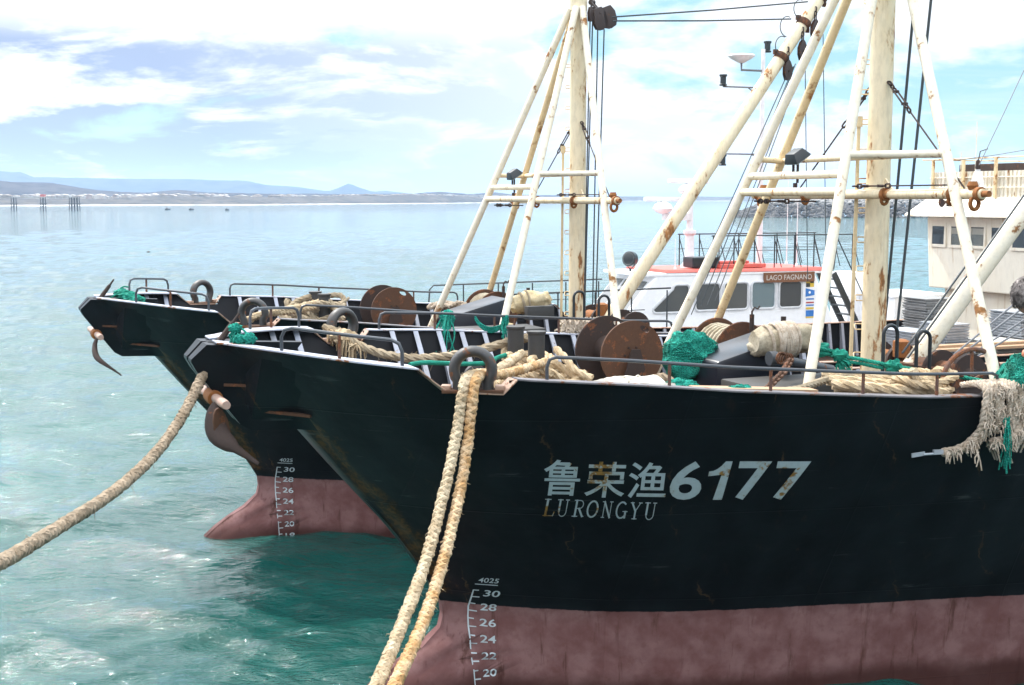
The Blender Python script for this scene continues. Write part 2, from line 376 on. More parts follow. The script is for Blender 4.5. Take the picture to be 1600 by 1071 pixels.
def hull_mat():
    m, N, b = new_mat('trawler_hull_paint'); tc = N.n('ShaderNodeTexCoord').outputs['Object']; xyz = N.n('ShaderNodeSeparateXYZ', ins={0: tc}); X, Y, Z = xyz.outputs
    wob = N.noise(tc, 1.2, 5, .6); fine = N.noise(tc, 9, 6, .6)
    st = N.noise(N.mapping(tc, (2.2, 2.2, .22)), 2.4, 6, .65)           # runs down the plating
    black = N.mix(N.step(wob, .35, .7), (.0065, .007, .0085), (.011, .014, .016))
    black = N.mix(N.math('MULTIPLY', N.step(st, .60, .74), .30), black, (.05, .030, .018))
    ln = N.math('ABSOLUTE', N.math('SUBTRACT', N.math('FRACT', N.math('MULTIPLY', N.math('ADD', N.math('ADD', X, N.math('MULTIPLY', wob, .9)), N.math('MULTIPLY', Z, .52)), .83)), .5))
    seam = N.math('MULTIPLY', N.step(N.math('ADD', ln, N.math('MULTIPLY', N.math('SUBTRACT', fine, .5), .02)), .016, .004), N.step(N.noise(tc, 1.7, 4, .6), .50, .66))
    black = N.mix(N.math('MULTIPLY', seam, .8), black, (.085, .05, .025))
    # pinkish boot top, browner and wetter low down
    red = N.mix(N.step(N.noise(tc, 2.3, 7, .6), .35, .68), (.165, .072, .068), (.255, .135, .130))
    red = N.mix(N.math('MULTIPLY', N.step(st, .54, .68), .8), red, (.075, .026, .018))
    red = N.mix(N.math('MULTIPLY', N.step(fine, .52, .70), .35), red, (.14, .055, .045))
    low = N.step(N.math('ADD', Z, N.math('MULTIPLY', wob, .35)), 2.28, 2.02)
    red = N.mix(N.math('MULTIPLY', low, .85), red, (.060, .022, .018))
    edge = N.math('ADD', Z, N.math('ADD', N.math('MULTIPLY', N.math('SUBTRACT', fine, .5), .03), N.math('MULTIPLY', N.math('SUBTRACT', wob, .5), .03)))
    c = N.mix(N.step(edge, 2.845, 2.835), black, red)
    # scuffs and scratches from fenders and quays
    sc = N.noise(N.mapping(tc, (.55, .55, 7.), rot=(0, .12, 0)), 1.7, 7, .7); scm = N.math('MULTIPLY', N.step(sc, .60, .68), N.step(N.noise(tc, .7, 4, .6), .48, .66))
    c = N.mix(N.math('MULTIPLY', scm, N.math('MULTIPLY', N.step(edge, 2.9, 3.1), .55)), c, (.13, .14, .14))
    pv = N.math('ABSOLUTE', N.math('SUBTRACT', N.math('FRACT', N.math('MULTIPLY', X, .42)), .5)); ph_ = N.math('ABSOLUTE', N.math('SUBTRACT', N.math('FRACT', N.math('MULTIPLY', Z, .83)), .5))
    weld = N.math('MAXIMUM', N.step(pv, .006, .002), N.step(ph_, .010, .004))
    # rust along the stem and the top strake
    att = N.n('ShaderNodeAttribute', attribute_name='rust').outputs['Fac']
    rm = N.step(N.math('ADD', att, N.math('MULTIPLY', N.math('SUBTRACT', N.noise(tc, 3.5, 7, .65), .5), 1.1)), .55, .8)
    rc = N.mix(N.step(N.noise(tc, 14, 4, .6), .4, .6), (.035, .022, .010), (.11, .050, .012))
    c = N.mix(N.math('MULTIPLY', rm, .8), c, rc); setc(N, b, c)
    rg = N.math('ADD', N.math('MULTIPLY', N.step(edge, 2.845, 2.835), .25), N.math('ADD', N.math('MULTIPLY', wob, .15), .27)); N.t.links.new(rg, b.inputs['Roughness'])
    dent = N.noise(N.mapping(tc, (1, 1, 1)), 1.1, 3, .5)
    plate = N.n('ShaderNodeTexWave', wave_type='BANDS', bands_direction='X', wave_profile='SIN', ins={'Vector': tc, 'Scale': .55, 'Distortion': 1.5, 'Detail': 2, 'Detail Scale': .6}).outputs['Fac']
    bump(N, b, N.math('ADD', N.math('MULTIPLY', dent, 1.), N.math('ADD', N.math('ADD', N.math('MULTIPLY', plate, .35), N.math('MULTIPLY', weld, .06)), N.math('MULTIPLY', fine, .05))), .35, .10)
    b.inputs['Specular IOR Level'].default_value = .11
    return m
M['hull'] = hull_mat()
M['fairlead'] = paint('worn_fairlead_paint', (.040, .037, .036), .42, .5, .5, 6, .3)
# ------------------------------------------------------------------ water: one sheet to the horizon
def water_mat():
    m, N, b = new_mat('green_harbour_water'); g = N.n('ShaderNodeNewGeometry').outputs['Position']
    big = N.noise(N.mapping(g, (1, 1, 0)), .02, 4, .6); mid = N.noise(N.mapping(g, (1, 1, 0)), .25, 4, .6)
    c = N.mix(N.step(N.math('ADD', N.math('MULTIPLY', big, .6), N.math('MULTIPLY', mid, .4)), .35, .65), (.005, .058, .050), (.012, .090, .078))
    setc(N, b, c); b.inputs['Roughness'].default_value = .045; b.inputs['IOR'].default_value = 1.333
    r1 = N.noise(N.mapping(g, (1.0, 2.1, 1), rot=(0, 0, .15)), 2.3, 5, .6, .2); r2 = N.noise(N.mapping(g, (1.0, 1.9, 1), rot=(0, 0, -.3)), .55, 4, .55, .2)
    bump(N, b, N.math('ADD', N.math('MULTIPLY', r1, .45), N.math('MULTIPLY', r2, .6)), .6, .30)
    return m
def build_water():
    rng = np.random.default_rng(11)
    K = 46; lam = .5 * (6 / .5) ** rng.random(K); ang = R(98) + rng.normal(0, .55, K); ph = rng.random(K) * 2 * np.pi
    kx = 2 * np.pi / lam * np.cos(ang); ky = 2 * np.pi / lam * np.sin(ang); amp = .0082 * lam ** .55 * (1 + .0 * lam)
    def height(x, y, fade):
        h = np.zeros_like(x)
        for i in range(K):
            s = np.sin(kx[i] * x + ky[i] * y + ph[i]); h += amp[i] * (s + .25 * s * s) * np.clip(1.6 - .004 * fade / lam[i] * 6, 0, 1)
        return h
    nt = 620; th = np.linspace(-R(33), R(33), nt)
    r = np.concatenate([np.geomspace(3.5, 70, 430), np.geomspace(70, 500, 150)[1:]])
    T, Rr = np.meshgrid(th, r); x = Rr * np.sin(T); y = Rr * np.cos(T)
    z = height(x, y, Rr) * np.clip((500 - Rr) / 300, 0, 1); z[-1] = 0
    # the skirt: a plain ring of wedges out to the horizon and the far sides
    nr = len(r); v = np.stack([x, y, z], -1).reshape(-1, 3)
    i = np.arange(nr - 1)[:, None] * nt + np.arange(nt - 1)[None]; f = np.stack([i, i + 1, i + 1 + nt, i + nt], -1).reshape(-1, 4)
    vs = [v]; fs = [f]; o = len(v)
    def patch(t0, t1, rr, n):
        nonlocal o
        t = np.linspace(t0, t1, n); TT, RR = np.meshgrid(t, np.array(rr)); q = np.stack([RR * np.sin(TT), RR * np.cos(TT), 0 * RR], -1).reshape(-1, 3)
        j = np.arange(len(rr) - 1)[:, None] * n + np.arange(n - 1)[None]; fs.append(np.stack([j, j + 1, j + 1 + n, j + n], -1).reshape(-1, 4) + o); vs.append(q); o += len(q)
    patch(-R(33), R(33), [500, 900, 1600, 3000, 6000, 12000], nt)
    patch(R(33), 2 * np.pi - R(33), [.5, 3.5, 12, 40, 120, 500, 2000, 12000], 120); patch(-R(33), R(33), [.5, 3.5], nt)
    v = np.concatenate(vs); f = np.concatenate(fs)
    me = bpy.data.meshes.new('water'); me.vertices.add(len(v)); me.vertices.foreach_set('co', v.ravel().astype(np.float32))
    me.loops.add(f.size); me.loops.foreach_set('vertex_index', f.ravel().astype(np.int32)); me.polygons.add(len(f))
    me.polygons.foreach_set('loop_start', np.arange(0, f.size, 4, dtype=np.int32)); me.polygons.foreach_set('loop_total', np.full(len(f), 4, np.int32))
    me.update(calc_edges=True); me.validate(); me.shade_smooth(); me.materials.append(water_mat())
    ob = bpy.data.objects.new('water', me); col.objects.link(ob); tag(ob, kind='structure')
    if me.polygons[0].normal.z < 0: me.flip_normals()
build_water()

# ------------------------------------------------------------------ far shore
def land_mat(name, c1, c2, c3, sc):
    m, N, b = new_mat(name); g = N.n('ShaderNodeNewGeometry').outputs['Position']
    n = N.noise(g, sc, 8, .6); f = N.noise(g, sc * 5, 6, .65)
    setc(N, b, N.mix(N.step(f, .45, .65), N.mix(N.step(n, .4, .6), c1, c2), c3)); b.inputs['Roughness'].default_value = 1; b.inputs['Specular IOR Level'].default_value = 0
    return m
def terrain(name, prof, mat, nx=420, ny=26, seed=0., rough=.12):
    """prof(x_px) -> (near distance, far distance, crest height); relief rises from the water line to the crest"""
    us = np.linspace(-700, 2300, nx); vs = []
    for j in range(ny):
        t = j / (ny - 1)
        for u in us:
            d0, d1, h = prof(u); D = d0 + (d1 - d0) * t; x = (u - 800) / F_PX * D
            k = mnoise.fractal(Vector((x * .004 + seed, D * .004, seed)), 1., 2., 5)
            k2 = mnoise.fractal(Vector((x * .02 + seed, D * .02, seed)), 1., 2., 4)
            shape = min(1., t * 3.) ** .8 if t < .5 else 1.
            z = h * shape * (1 + rough * k + rough * .5 * k2) + .4 if t > 0 else -.5
            vs.append((x, D, z))
    fs = [(j * nx + i, j * nx + i + 1, (j + 1) * nx + i + 1, (j + 1) * nx + i) for j in range(ny - 1) for i in range(nx - 1)]
    mb = MB(); mb.add(vs, fs); o = mb.build(name, mat, smooth=60, kind='structure'); return o
def px_h(v, D): return CAM_Z + (HZ - v) / F_PX * D
crest = [(-700, 262), (0, 270), (38, 271), (58, 278), (200, 281), (300, 281), (392, 284), (420, 291), (470, 294), (515, 300), (528, 296), (547, 288), (565, 295), (585, 301), (600, 299), (640, 303), (660, 307), (1000, 310), (2300, 310)]
def far_hills(u): return 3600., 4200., px_h(lerp_tab(crest, u), 3900.)
crest2 = [(-700, 285), (0, 286), (90, 291), (150, 299), (230, 303), (280, 299), (330, 303), (420, 304), (560, 304), (655, 303), (690, 300.5), (735, 305), (775, 301.5), (800, 305), (1000, 308), (2300, 309)]
shore = [(-700, 950), (0, 1050), (400, 1200), (700, 1550), (900, 2200), (1000, 2900), (2300, 3400)]
def near_hills(u):
    d = lerp_tab(shore, u); return d + 220, d + 620, px_h(lerp_tab(crest2, u), d + 420)
bluff = [(-700, 309), (0, 309.5), (190, 310), (240, 308.5), (400, 310), (600, 308.5), (640, 307), (760, 309), (1000, 309.5), (2300, 310)]
def coast(u):
    d = lerp_tab(shore, u); return d, d + 200, max(px_h(lerp_tab(bluff, u), d + 80), 1.)
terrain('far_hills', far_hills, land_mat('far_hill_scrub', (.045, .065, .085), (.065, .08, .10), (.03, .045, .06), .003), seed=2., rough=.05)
terrain('near_hills', near_hills, land_mat('near_hill_scrub', (.065, .065, .075), (.095, .09, .095), (.045, .048, .056), .008), seed=5., rough=.16)
terrain('coastal_terrain', coast, land_mat('coast_earth', (.13, .115, .10), (.095, .088, .082), (.065, .066, .064), .02), seed=9., rough=.30)
def beach():
    us = np.linspace(-700, 1150, 240); vs = []
    for u in us:
        d = lerp_tab(shore, u)
        for k, (dd, z) in enumerate(((-14, .06), (-3, .35), (22, 1.6), (34, 1.9))):
            D = d + dd + 6 * mnoise.noise(Vector((u * .05, k, 1))); vs.append(((u - 800) / F_PX * D, D, z))
    fs = [(i * 4 + k, i * 4 + k + 1, i * 4 + k + 5, i * 4 + k + 4) for i in range(len(us) - 1) for k in range(3)]
    m, N, b = new_mat('beach_sand_and_surf'); g = N.n('ShaderNodeNewGeometry').outputs['Position']; z = N.n('ShaderNodeSeparateXYZ', ins={0: g}).outputs[2]
    foam = N.math('MULTIPLY', N.step(z, .62, .3), N.step(N.noise(N.mapping(g, (1, 3, 1)), .03, 5, .6), .42, .55))
    setc(N, b, N.mix(foam, (.27, .235, .20), (.80, .82, .83))); b.inputs['Roughness'].default_value = .9
    mb = MB(); mb.add(vs, fs); mb.build('beach', m, kind='structure')
beach()
def town():
    rng = random.Random(5); mb = MB()
    for i in range(230):
        c = rng.choice([(60, 60), (140, 50), (215, 40), (300, 40), (470, 30), (560, 25), (610, 30), (690, 20), (650, 60), (380, 60), (760, 20)])
        u = rng.gauss(*c); d = lerp_tab(shore, u) + rng.uniform(70, 240); z = max(px_h(lerp_tab(bluff, u), d), 1.) * min(1., (d - lerp_tab(shore, u)) / 67.) * .9
        w = rng.uniform(4, 13) * d / 1300; h = rng.uniform(2.2, 4.2)
        mb.box(((u - 800) / F_PX * d, d, z + h / 2 - .6), (w, rng.uniform(5, 10), h)); x0 = (u - 800) / F_PX * d
        mb.prism([(x0 - w / 2 - .3, d - 4, z + h - .6), (x0 + w / 2 + .3, d - 4, z + h - .6), (x0, d - 4, z + h + .5)], (0, 8, 0))
    mb.build('distant_town', land_mat('pale_town_walls', (.62, .60, .56), (.48, .42, .36), (.34, .25, .22), .03), smooth=0, kind='stuff',
             label='low pale houses scattered along the far shore', cat='town')
town()
# pier on piles, left
def pier():
    D = 640.; g = lambda u, v, dd=0: at(u, v, D + dd); root = empty('pier', (g(0, HZ)[0], D, 0), label='long pier on clustered piles reaching out from the left edge', cat='pier')
    o = Vector(root.location); z = g(0, 308.6)[2]
    def P(name, mb, mat): return MB().add([Vector(p) - o for p in mb.v], mb.f).build(name, mat, root, smooth=30)
    x0, x1 = g(-260, HZ)[0], g(121, HZ)[0]
    mb = MB(); mb.box(((x0 + x1) / 2, D + 1, z), (x1 - x0, 4.4, .35)); P('deck', mb, M['pier_deck'])
    mb = MB(); mb.box(((x0 + x1) / 2, D - 1.1, z + .9), (x1 - x0, .06, .06))
    for k in range(60): mb.box((x0 + (x1 - x0) * k / 59, D - 1.1, z + .6), (.07, .07, .7))
    P('railing', mb, M['rust_grey'])
    for u, n in ((-220, 2), (-140, 2), (-60, 2), (20, 2), (66, 2), (115, 4)):
        mb = MB(); x = g(u, HZ)[0]
        for i in range(n):
            for j in (-1, 1):
                mb.tube([(x + (i - (n - 1) / 2) * 1.4, D + 1 + j * 1.6, -1), (x + (i - (n - 1) / 2) * 1.3, D + 1 + j * 1.3, z)], .22, 8)
        mb.box((x, D + 1, z * .55), (1.3 * n, 3.2, .3)); mb.bar((x - .7 * n, D - .6, .6), (x + .7 * n, D - .6, z * .5), .15, .15)
        P('pile_cluster', mb, M['rust_grey'])
    x = g(66, HZ)[0]; mb = MB(); mb.box((x, D + 1, z + .75), (1.9, 2.4, .9)); mb.box((x, D + 1, z + 1.3), (2.2, 2.7, .2)); P('hut', mb, M['boat_red'])
M['pier_deck'] = plain('pale_pier_concrete', (.36, .35, .34), .9); M['rust_grey'] = plain('grey_weathered_steel', (.10, .10, .11), .8)
pier()
def rowboat(u, v, Lm, label):
    r = ray(u, v); t = -CAM_Z / r.z; p = EYE + r * t
    root = empty('small_boat', (p.x, p.y, 0), R(12), label, 'boat', 'small boats moored off the beach')
    rings = []
    for k in range(9):
        q = -1 + 2 * k / 8; w = .5 * (1 - q * q * .75 if q > 0 else 1 - q * q * .25); z = .5 + .25 * q * q
        rings.append([(q * Lm / 2, -w, z), (q * Lm / 2, -w * .8, .2), (q * Lm / 2, 0, -.15), (q * Lm / 2, w * .8, .2), (q * Lm / 2, w, z), (q * Lm / 2, 0, z - .1)])
    MB().loft(rings).build('hull', M['hull_far'], root)
    mb = MB(); mb.box((-.1 * Lm, 0, .75), (Lm * .26, .7, .5)); mb.box((-.1 * Lm, 0, 1.03), (Lm * .3, .85, .06)); mb.build('cuddy', M['hull_far2'], root, smooth=0)
M['hull_far'] = plain('dark_boat_paint', (.06, .06, .07), .6); M['hull_far2'] = plain('dull_cuddy_paint', (.16, .13, .12), .6)
rowboat(262, 328.2, 2.8, 'small dark boat off the beach, leftmost of three'); rowboat(299, 328.4, 2.6, 'small dark boat off the beach, middle of three'); rowboat(355, 329, 2.0, 'small dark boat off the beach, rightmost of three')
def gull():
    p = at(232, 394, 110); root = empty('seabird', p, R(20), 'dark seabird skimming low over the open water', 'bird')
    MB().blob((0, 0, 0), (.17, .05, .05), 0).build('body', M['hull_far'], root)
    for s in (-1, 1):
        mb = MB(); mb.loft([[(-.06, 0, 0), (.06, 0, 0), (.05, 0, .012), (-.05, 0, .012)], [(-.05, s * .16, .07), (.05, s * .16, .07), (.04, s * .16, .08), (-.04, s * .16, .08)], [(-.06, s * .34, .0), (-.02, s * .34, .0), (-.02, s * .34, .01), (-.06, s * .34, .01)]])
        mb.build('wing', M['hull_far'], root)
gull()
def breakwater():
    rng = random.Random(3); mb = MB(); D0 = 415
    ico = bmesh.new(); bmesh.ops.create_icosphere(ico, subdivisions=1, radius=1); iv = [v.co.copy() for v in ico.verts]; ifc = [tuple(v.index for v in f.verts) for f in ico.faces]; ico.free()
    top = [(1140, 336), (1160, 328), (1185, 319), (1215, 314), (1260, 312), (1330, 312), (1400, 312), (2100, 310)]
    for i in range(2300):
        u = rng.uniform(1146, 2050) if i > 900 else rng.uniform(1146, 1480); h = px_h(lerp_tab(top, u), D0 + 10)
        t = rng.random(); dd = t * 14; z = h * min(1, t * 1.25) * (1 if t < .85 else .98); s = rng.uniform(.45, 1.25)
        rot = Matrix.Rotation(rng.uniform(0, 6.28), 3, 'Z') @ Matrix.Rotation(rng.uniform(-.8, .8), 3, 'X')
        sc = Vector((s * rng.uniform(.9, 1.6), s * rng.uniform(.7, 1.1), s * rng.uniform(.55, .9)))
        c = Vector(((u - 800) / F_PX * (D0 + dd), D0 + dd, z - s * .35))
        mb.add([c + rot @ Vector((p.x * sc.x, p.y * sc.y, p.z * sc.z)) * rng.uniform(.78, 1.15) for p in iv], ifc)
    m, N, b = new_mat('breakwater_rock'); g = N.n('ShaderNodeNewGeometry'); ri = g.outputs['Random Per Island']; n = N.noise(g.outputs['Position'], .8, 6, .6)
    z = N.n('ShaderNodeSeparateXYZ', ins={0: g.outputs['Position']}).outputs[2]
    c = N.mix(ri, (.035, .036, .04), (.125, .12, .118)); c = N.mix(N.step(n, .4, .7), c, (.085, .078, .07)); c = N.mix(N.step(z, 3.6, 5.2), c, (.27, .26, .25)); setc(N, b, c); b.inputs['Roughness'].default_value = .9
    mb.build('breakwater_rocks', m, smooth=0, kind='stuff', label='rubble breakwater of grey boulders across the water', cat='breakwater')
breakwater()
def quay():
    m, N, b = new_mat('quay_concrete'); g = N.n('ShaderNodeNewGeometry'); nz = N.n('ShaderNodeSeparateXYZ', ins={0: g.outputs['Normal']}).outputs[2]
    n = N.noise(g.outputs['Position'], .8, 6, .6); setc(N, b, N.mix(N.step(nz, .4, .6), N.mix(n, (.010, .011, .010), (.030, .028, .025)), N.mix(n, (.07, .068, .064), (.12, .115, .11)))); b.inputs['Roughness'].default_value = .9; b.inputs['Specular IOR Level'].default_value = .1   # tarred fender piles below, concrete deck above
    mb = MB(); mb.box((0, -3.6, 2.1), (40, 11.6, 4.4)); mb.build('quay', m, bevel=.06, kind='structure')
    mb = MB(); mb.box((6.45, 5.6, 1.83), (5.4, 6.8, 3.86)); mb.build('quay_pierhead', m, bevel=.06, kind='structure')
quay()
# ------------------------------------------------------------------ the trawlers (two sister ships)
T_BG = [(-3.3, .22), (-3.1, .45), (-2.95, .72), (-2.6, 1.3), (-2.1, 1.9), (-1.6, 2.3), (-1.0, 2.6), (-.5, 2.8), (.6, 3.1), (1.6, 3.3), (2.7, 3.42), (4., 3.48), (26, 3.48), (31, 2.9)]
T_ZG0 = [(-3.3, 6.13), (-2.6, 6.09), (-1.6, 6.0), (-.5, 5.88), (.6, 5.81), (1.6, 5.72), (2.7, 5.64), (3.9, 5.55), (6.9, 5.44), (7.5, 4.85), (12, 4.75), (20, 4.75), (32, 5.1)]
T_BW = [(-.5, 0.02), (-.4, .12), (0, .42), (.63, .83), (1.26, 1.22), (2.28, 1.62), (3.83, 2.0), (6.26, 2.56), (8.5, 2.95), (11, 3.25), (14, 3.4), (26, 3.4), (31, 2.6)]
T_XS = [(.6, -1.55), (1.2, -1.72), (1.6, -1.62), (1.9, -1.36), (2.12, -1.05), (2.36, -.62), (2.5, -.50), (2.65, -.46), (2.83, -.48), (3.45, -.86), (3.83, -1.14), (4.58, -1.79), (5.17, -2.28), (6.2, -3.12)]
NOTCH = [(-1.50, 0.), (-1.24, -.21), (-.66, -.13), (-.62, 0.)]
def bg(x): return lerp_tab(T_BG, x)
def zg0(x): return lerp_tab(T_ZG0, x)
def zg(x):
    z = zg0(x)
    if -1.50 < x < -.60: z += lerp_tab([(-1.50, 0), (-1.26, -.20), (-.70, -.16), (-.60, 0)], x)
    return z
def zd(x): return lerp_tab([(-3.2, 5.35), (-1, 5.12), (2, 4.95), (6.9, 4.70), (7.6, 3.95), (32, 3.95)], x)
def half_breadth(x, z):
    xs = lerp_tab(T_XS, z)
    if x <= xs: return 0.
    if z >= 2.83:
        zt = zg0(x); u = min(1., max(0., (z - 2.83) / (zt - 2.83))); w = u ** 1.12
        a = lerp_tab(T_BW, x - xs - .48); bb = lerp_tab(T_BG, max(-3.3, x - xs - 3.05) if z < 6.2 else x)
        return a * (1 - w) + bb * w
    a = lerp_tab(T_BW, min(x, x - xs - .48)) * (1 - .05 * (2.83 - z))
    k = .10 + .42 * min(1, max(0, (2.75 - z) / .9)); e = min(1., (x - xs) / (.75 if z < 2.3 else .3))
    return max(a, k * math.sqrt(e) * (1 if x < 1.5 else 0))
def b_smooth(x, z):
    return (half_breadth(x, z) * 2 + half_breadth(x - .12, z) * .5 + half_breadth(x + .12, z) + half_breadth(x + .25, z) * .5) / 4 if half_breadth(x, z) > 0.3 else half_breadth(x, z)
def hull_pt(u, v, k=1):
    """where the sight line through a pixel meets the port side of ship k -> (x, z)"""
    lo, hi = 0., 4.5
    for _ in range(40):
        s = (lo + hi) / 2; x, _, z = on(k, u, v, s)
        if b_smooth(x, z) > s: lo = s
        else: hi = s
    x, s, z = on(k, u, v, lo); return x, z
def text_mesh(txt, shear=0., bold=0., align='LEFT'):
    c = bpy.data.curves.new('txt', 'FONT'); c.body = txt; c.shear = shear; c.offset = bold; c.align_x = align; c.resolution_u = 4
    o = bpy.data.objects.new('txt', c); col.objects.link(o); dg = bpy.context.evaluated_depsgraph_get(); dg.update()
    me = bpy.data.meshes.new_from_object(o.evaluated_get(dg)); bpy.data.objects.remove(o); bpy.data.curves.remove(c)
    bm = bmesh.new(); bm.from_mesh(me); bpy.data.meshes.remove(me); bmesh.ops.triangulate(bm, faces=bm.faces)
    for _ in range(3):
        es = [e for e in bm.edges if e.calc_length() > .12]
        if es: bmesh.ops.subdivide_edges(bm, edges=es, cuts=1); bmesh.ops.triangulate(bm, faces=bm.faces)
    v = [(p.co.x, p.co.y) for p in bm.verts]; f = [tuple(q.index for q in g.verts) for g in bm.faces]; bm.free(); return v, f
def fit2(v):
    xs = [p[0] for p in v]; ys = [p[1] for p in v]; return min(xs), max(xs), min(ys), max(ys)
def strokes(paths, w):
    """flat strokes (x, y polylines) of width w -> verts, faces in 2-D"""
    v = []; f = []
    for path in paths:
        ww = w
        if isinstance(path, tuple): path, ww = path
        for (a, b) in zip(path, path[1:]):
            n = max(1, int(math.hypot(b[0] - a[0], b[1] - a[1]) / .12)); dx, dy = b[0] - a[0], b[1] - a[1]; l = math.hypot(dx, dy) or 1; nx, ny = -dy / l * ww / 2, dx / l * ww / 2
            e = ww * .35; ex, ey = dx / l * e, dy / l * e
            for k in range(n):
                p = (a[0] + dx * k / n - (ex if k == 0 else 0), a[1] + dy * k / n - (ey if k == 0 else 0)); q = (a[0] + dx * (k + 1) / n + (ex if k == n - 1 else 0), a[1] + dy * (k + 1) / n + (ey if k == n - 1 else 0))
                o = len(v); v += [(p[0] - nx, p[1] - ny), (q[0] - nx, q[1] - ny), (q[0] + nx, q[1] + ny), (p[0] + nx, p[1] + ny)]; f.append((o, o + 1, o + 2, o + 3))
    return v, f
def arc(cx, cy, rx, ry, a0, a1, n=12): return [(cx + rx * math.cos(R(a0 + (a1 - a0) * i / n)), cy + ry * math.sin(R(a0 + (a1 - a0) * i / n))) for i in range(n + 1)]
def serif(): # LURONGYU, letters in a 1 x .62 cell
    S = .12; G = {}
    sr = lambda x, y, h=.16: [(x - h, y), (x + h, y)]
    G['L'] = [([(.2, 0), (.2, 1)], S), sr(.2, 1), sr(.2, 0, .12), [(.2, 0), (.62, 0), (.66, .24)]]
    G['U'] = [([(.18, 1), (.18, .3)], S), arc(.42, .28, .24, .28, 180, 360), [(.66, .3), (.66, 1)], sr(.18, 1), sr(.66, 1, .11)]
    G['R'] = [([(.2, 0), (.2, 1)], S), sr(.2, 0), sr(.16, 1, .1), [(.2, 1), (.42, 1)], arc(.42, .75, .22, .25, 90, -90), [(.42, .5), (.2, .5)], ([(.4, .5), (.68, 0)], S), [(.66, 0), (.76, 0)]]
    G['O'] = [(arc(.42, .5, .3, .5, 0, 360, 20), .10)]
    G['N'] = [[(.16, 0), (.16, 1)], ([(.16, 1), (.68, 0)], S), [(.68, 0), (.68, 1)], sr(.16, 0, .11), sr(.12, 1, .1), sr(.68, 1, .11)]
    G['G'] = [(arc(.44, .5, .32, .5, 50, 330, 18), .10), ([(.7, .02), (.7, .42)], S), sr(.68, .42, .14)]
    G['Y'] = [([(.12, 1), (.42, .48)], S), [(.72, 1), (.42, .48)], ([(.42, .48), (.42, 0)], S), sr(.42, 0), sr(.14, 1, .12), sr(.72, 1, .11)]
    return G
def on_hull_text(name, v, f, quad, parent, mat, k=1, side=1, off=.009):
    """map the unit square of flat lettering onto the hull between four (x, z) corners: bl, br, tr, tl"""
    x0, x1, y0, y1 = fit2(v); out = []
    for (a, b) in v:
        s = (a - x0) / (x1 - x0); t = (b - y0) / (y1 - y0)
        x = (quad[0][0] * (1 - s) + quad[1][0] * s) * (1 - t) + (quad[3][0] * (1 - s) + quad[2][0] * s) * t
        z = (quad[0][1] * (1 - s) + quad[1][1] * s) * (1 - t) + (quad[3][1] * (1 - s) + quad[2][1] * s) * t
        out.append(L(x, side * (surf(k, x, z, side) + off), z))
    return MB().add(out, f).build(name, mat, parent, smooth=0)

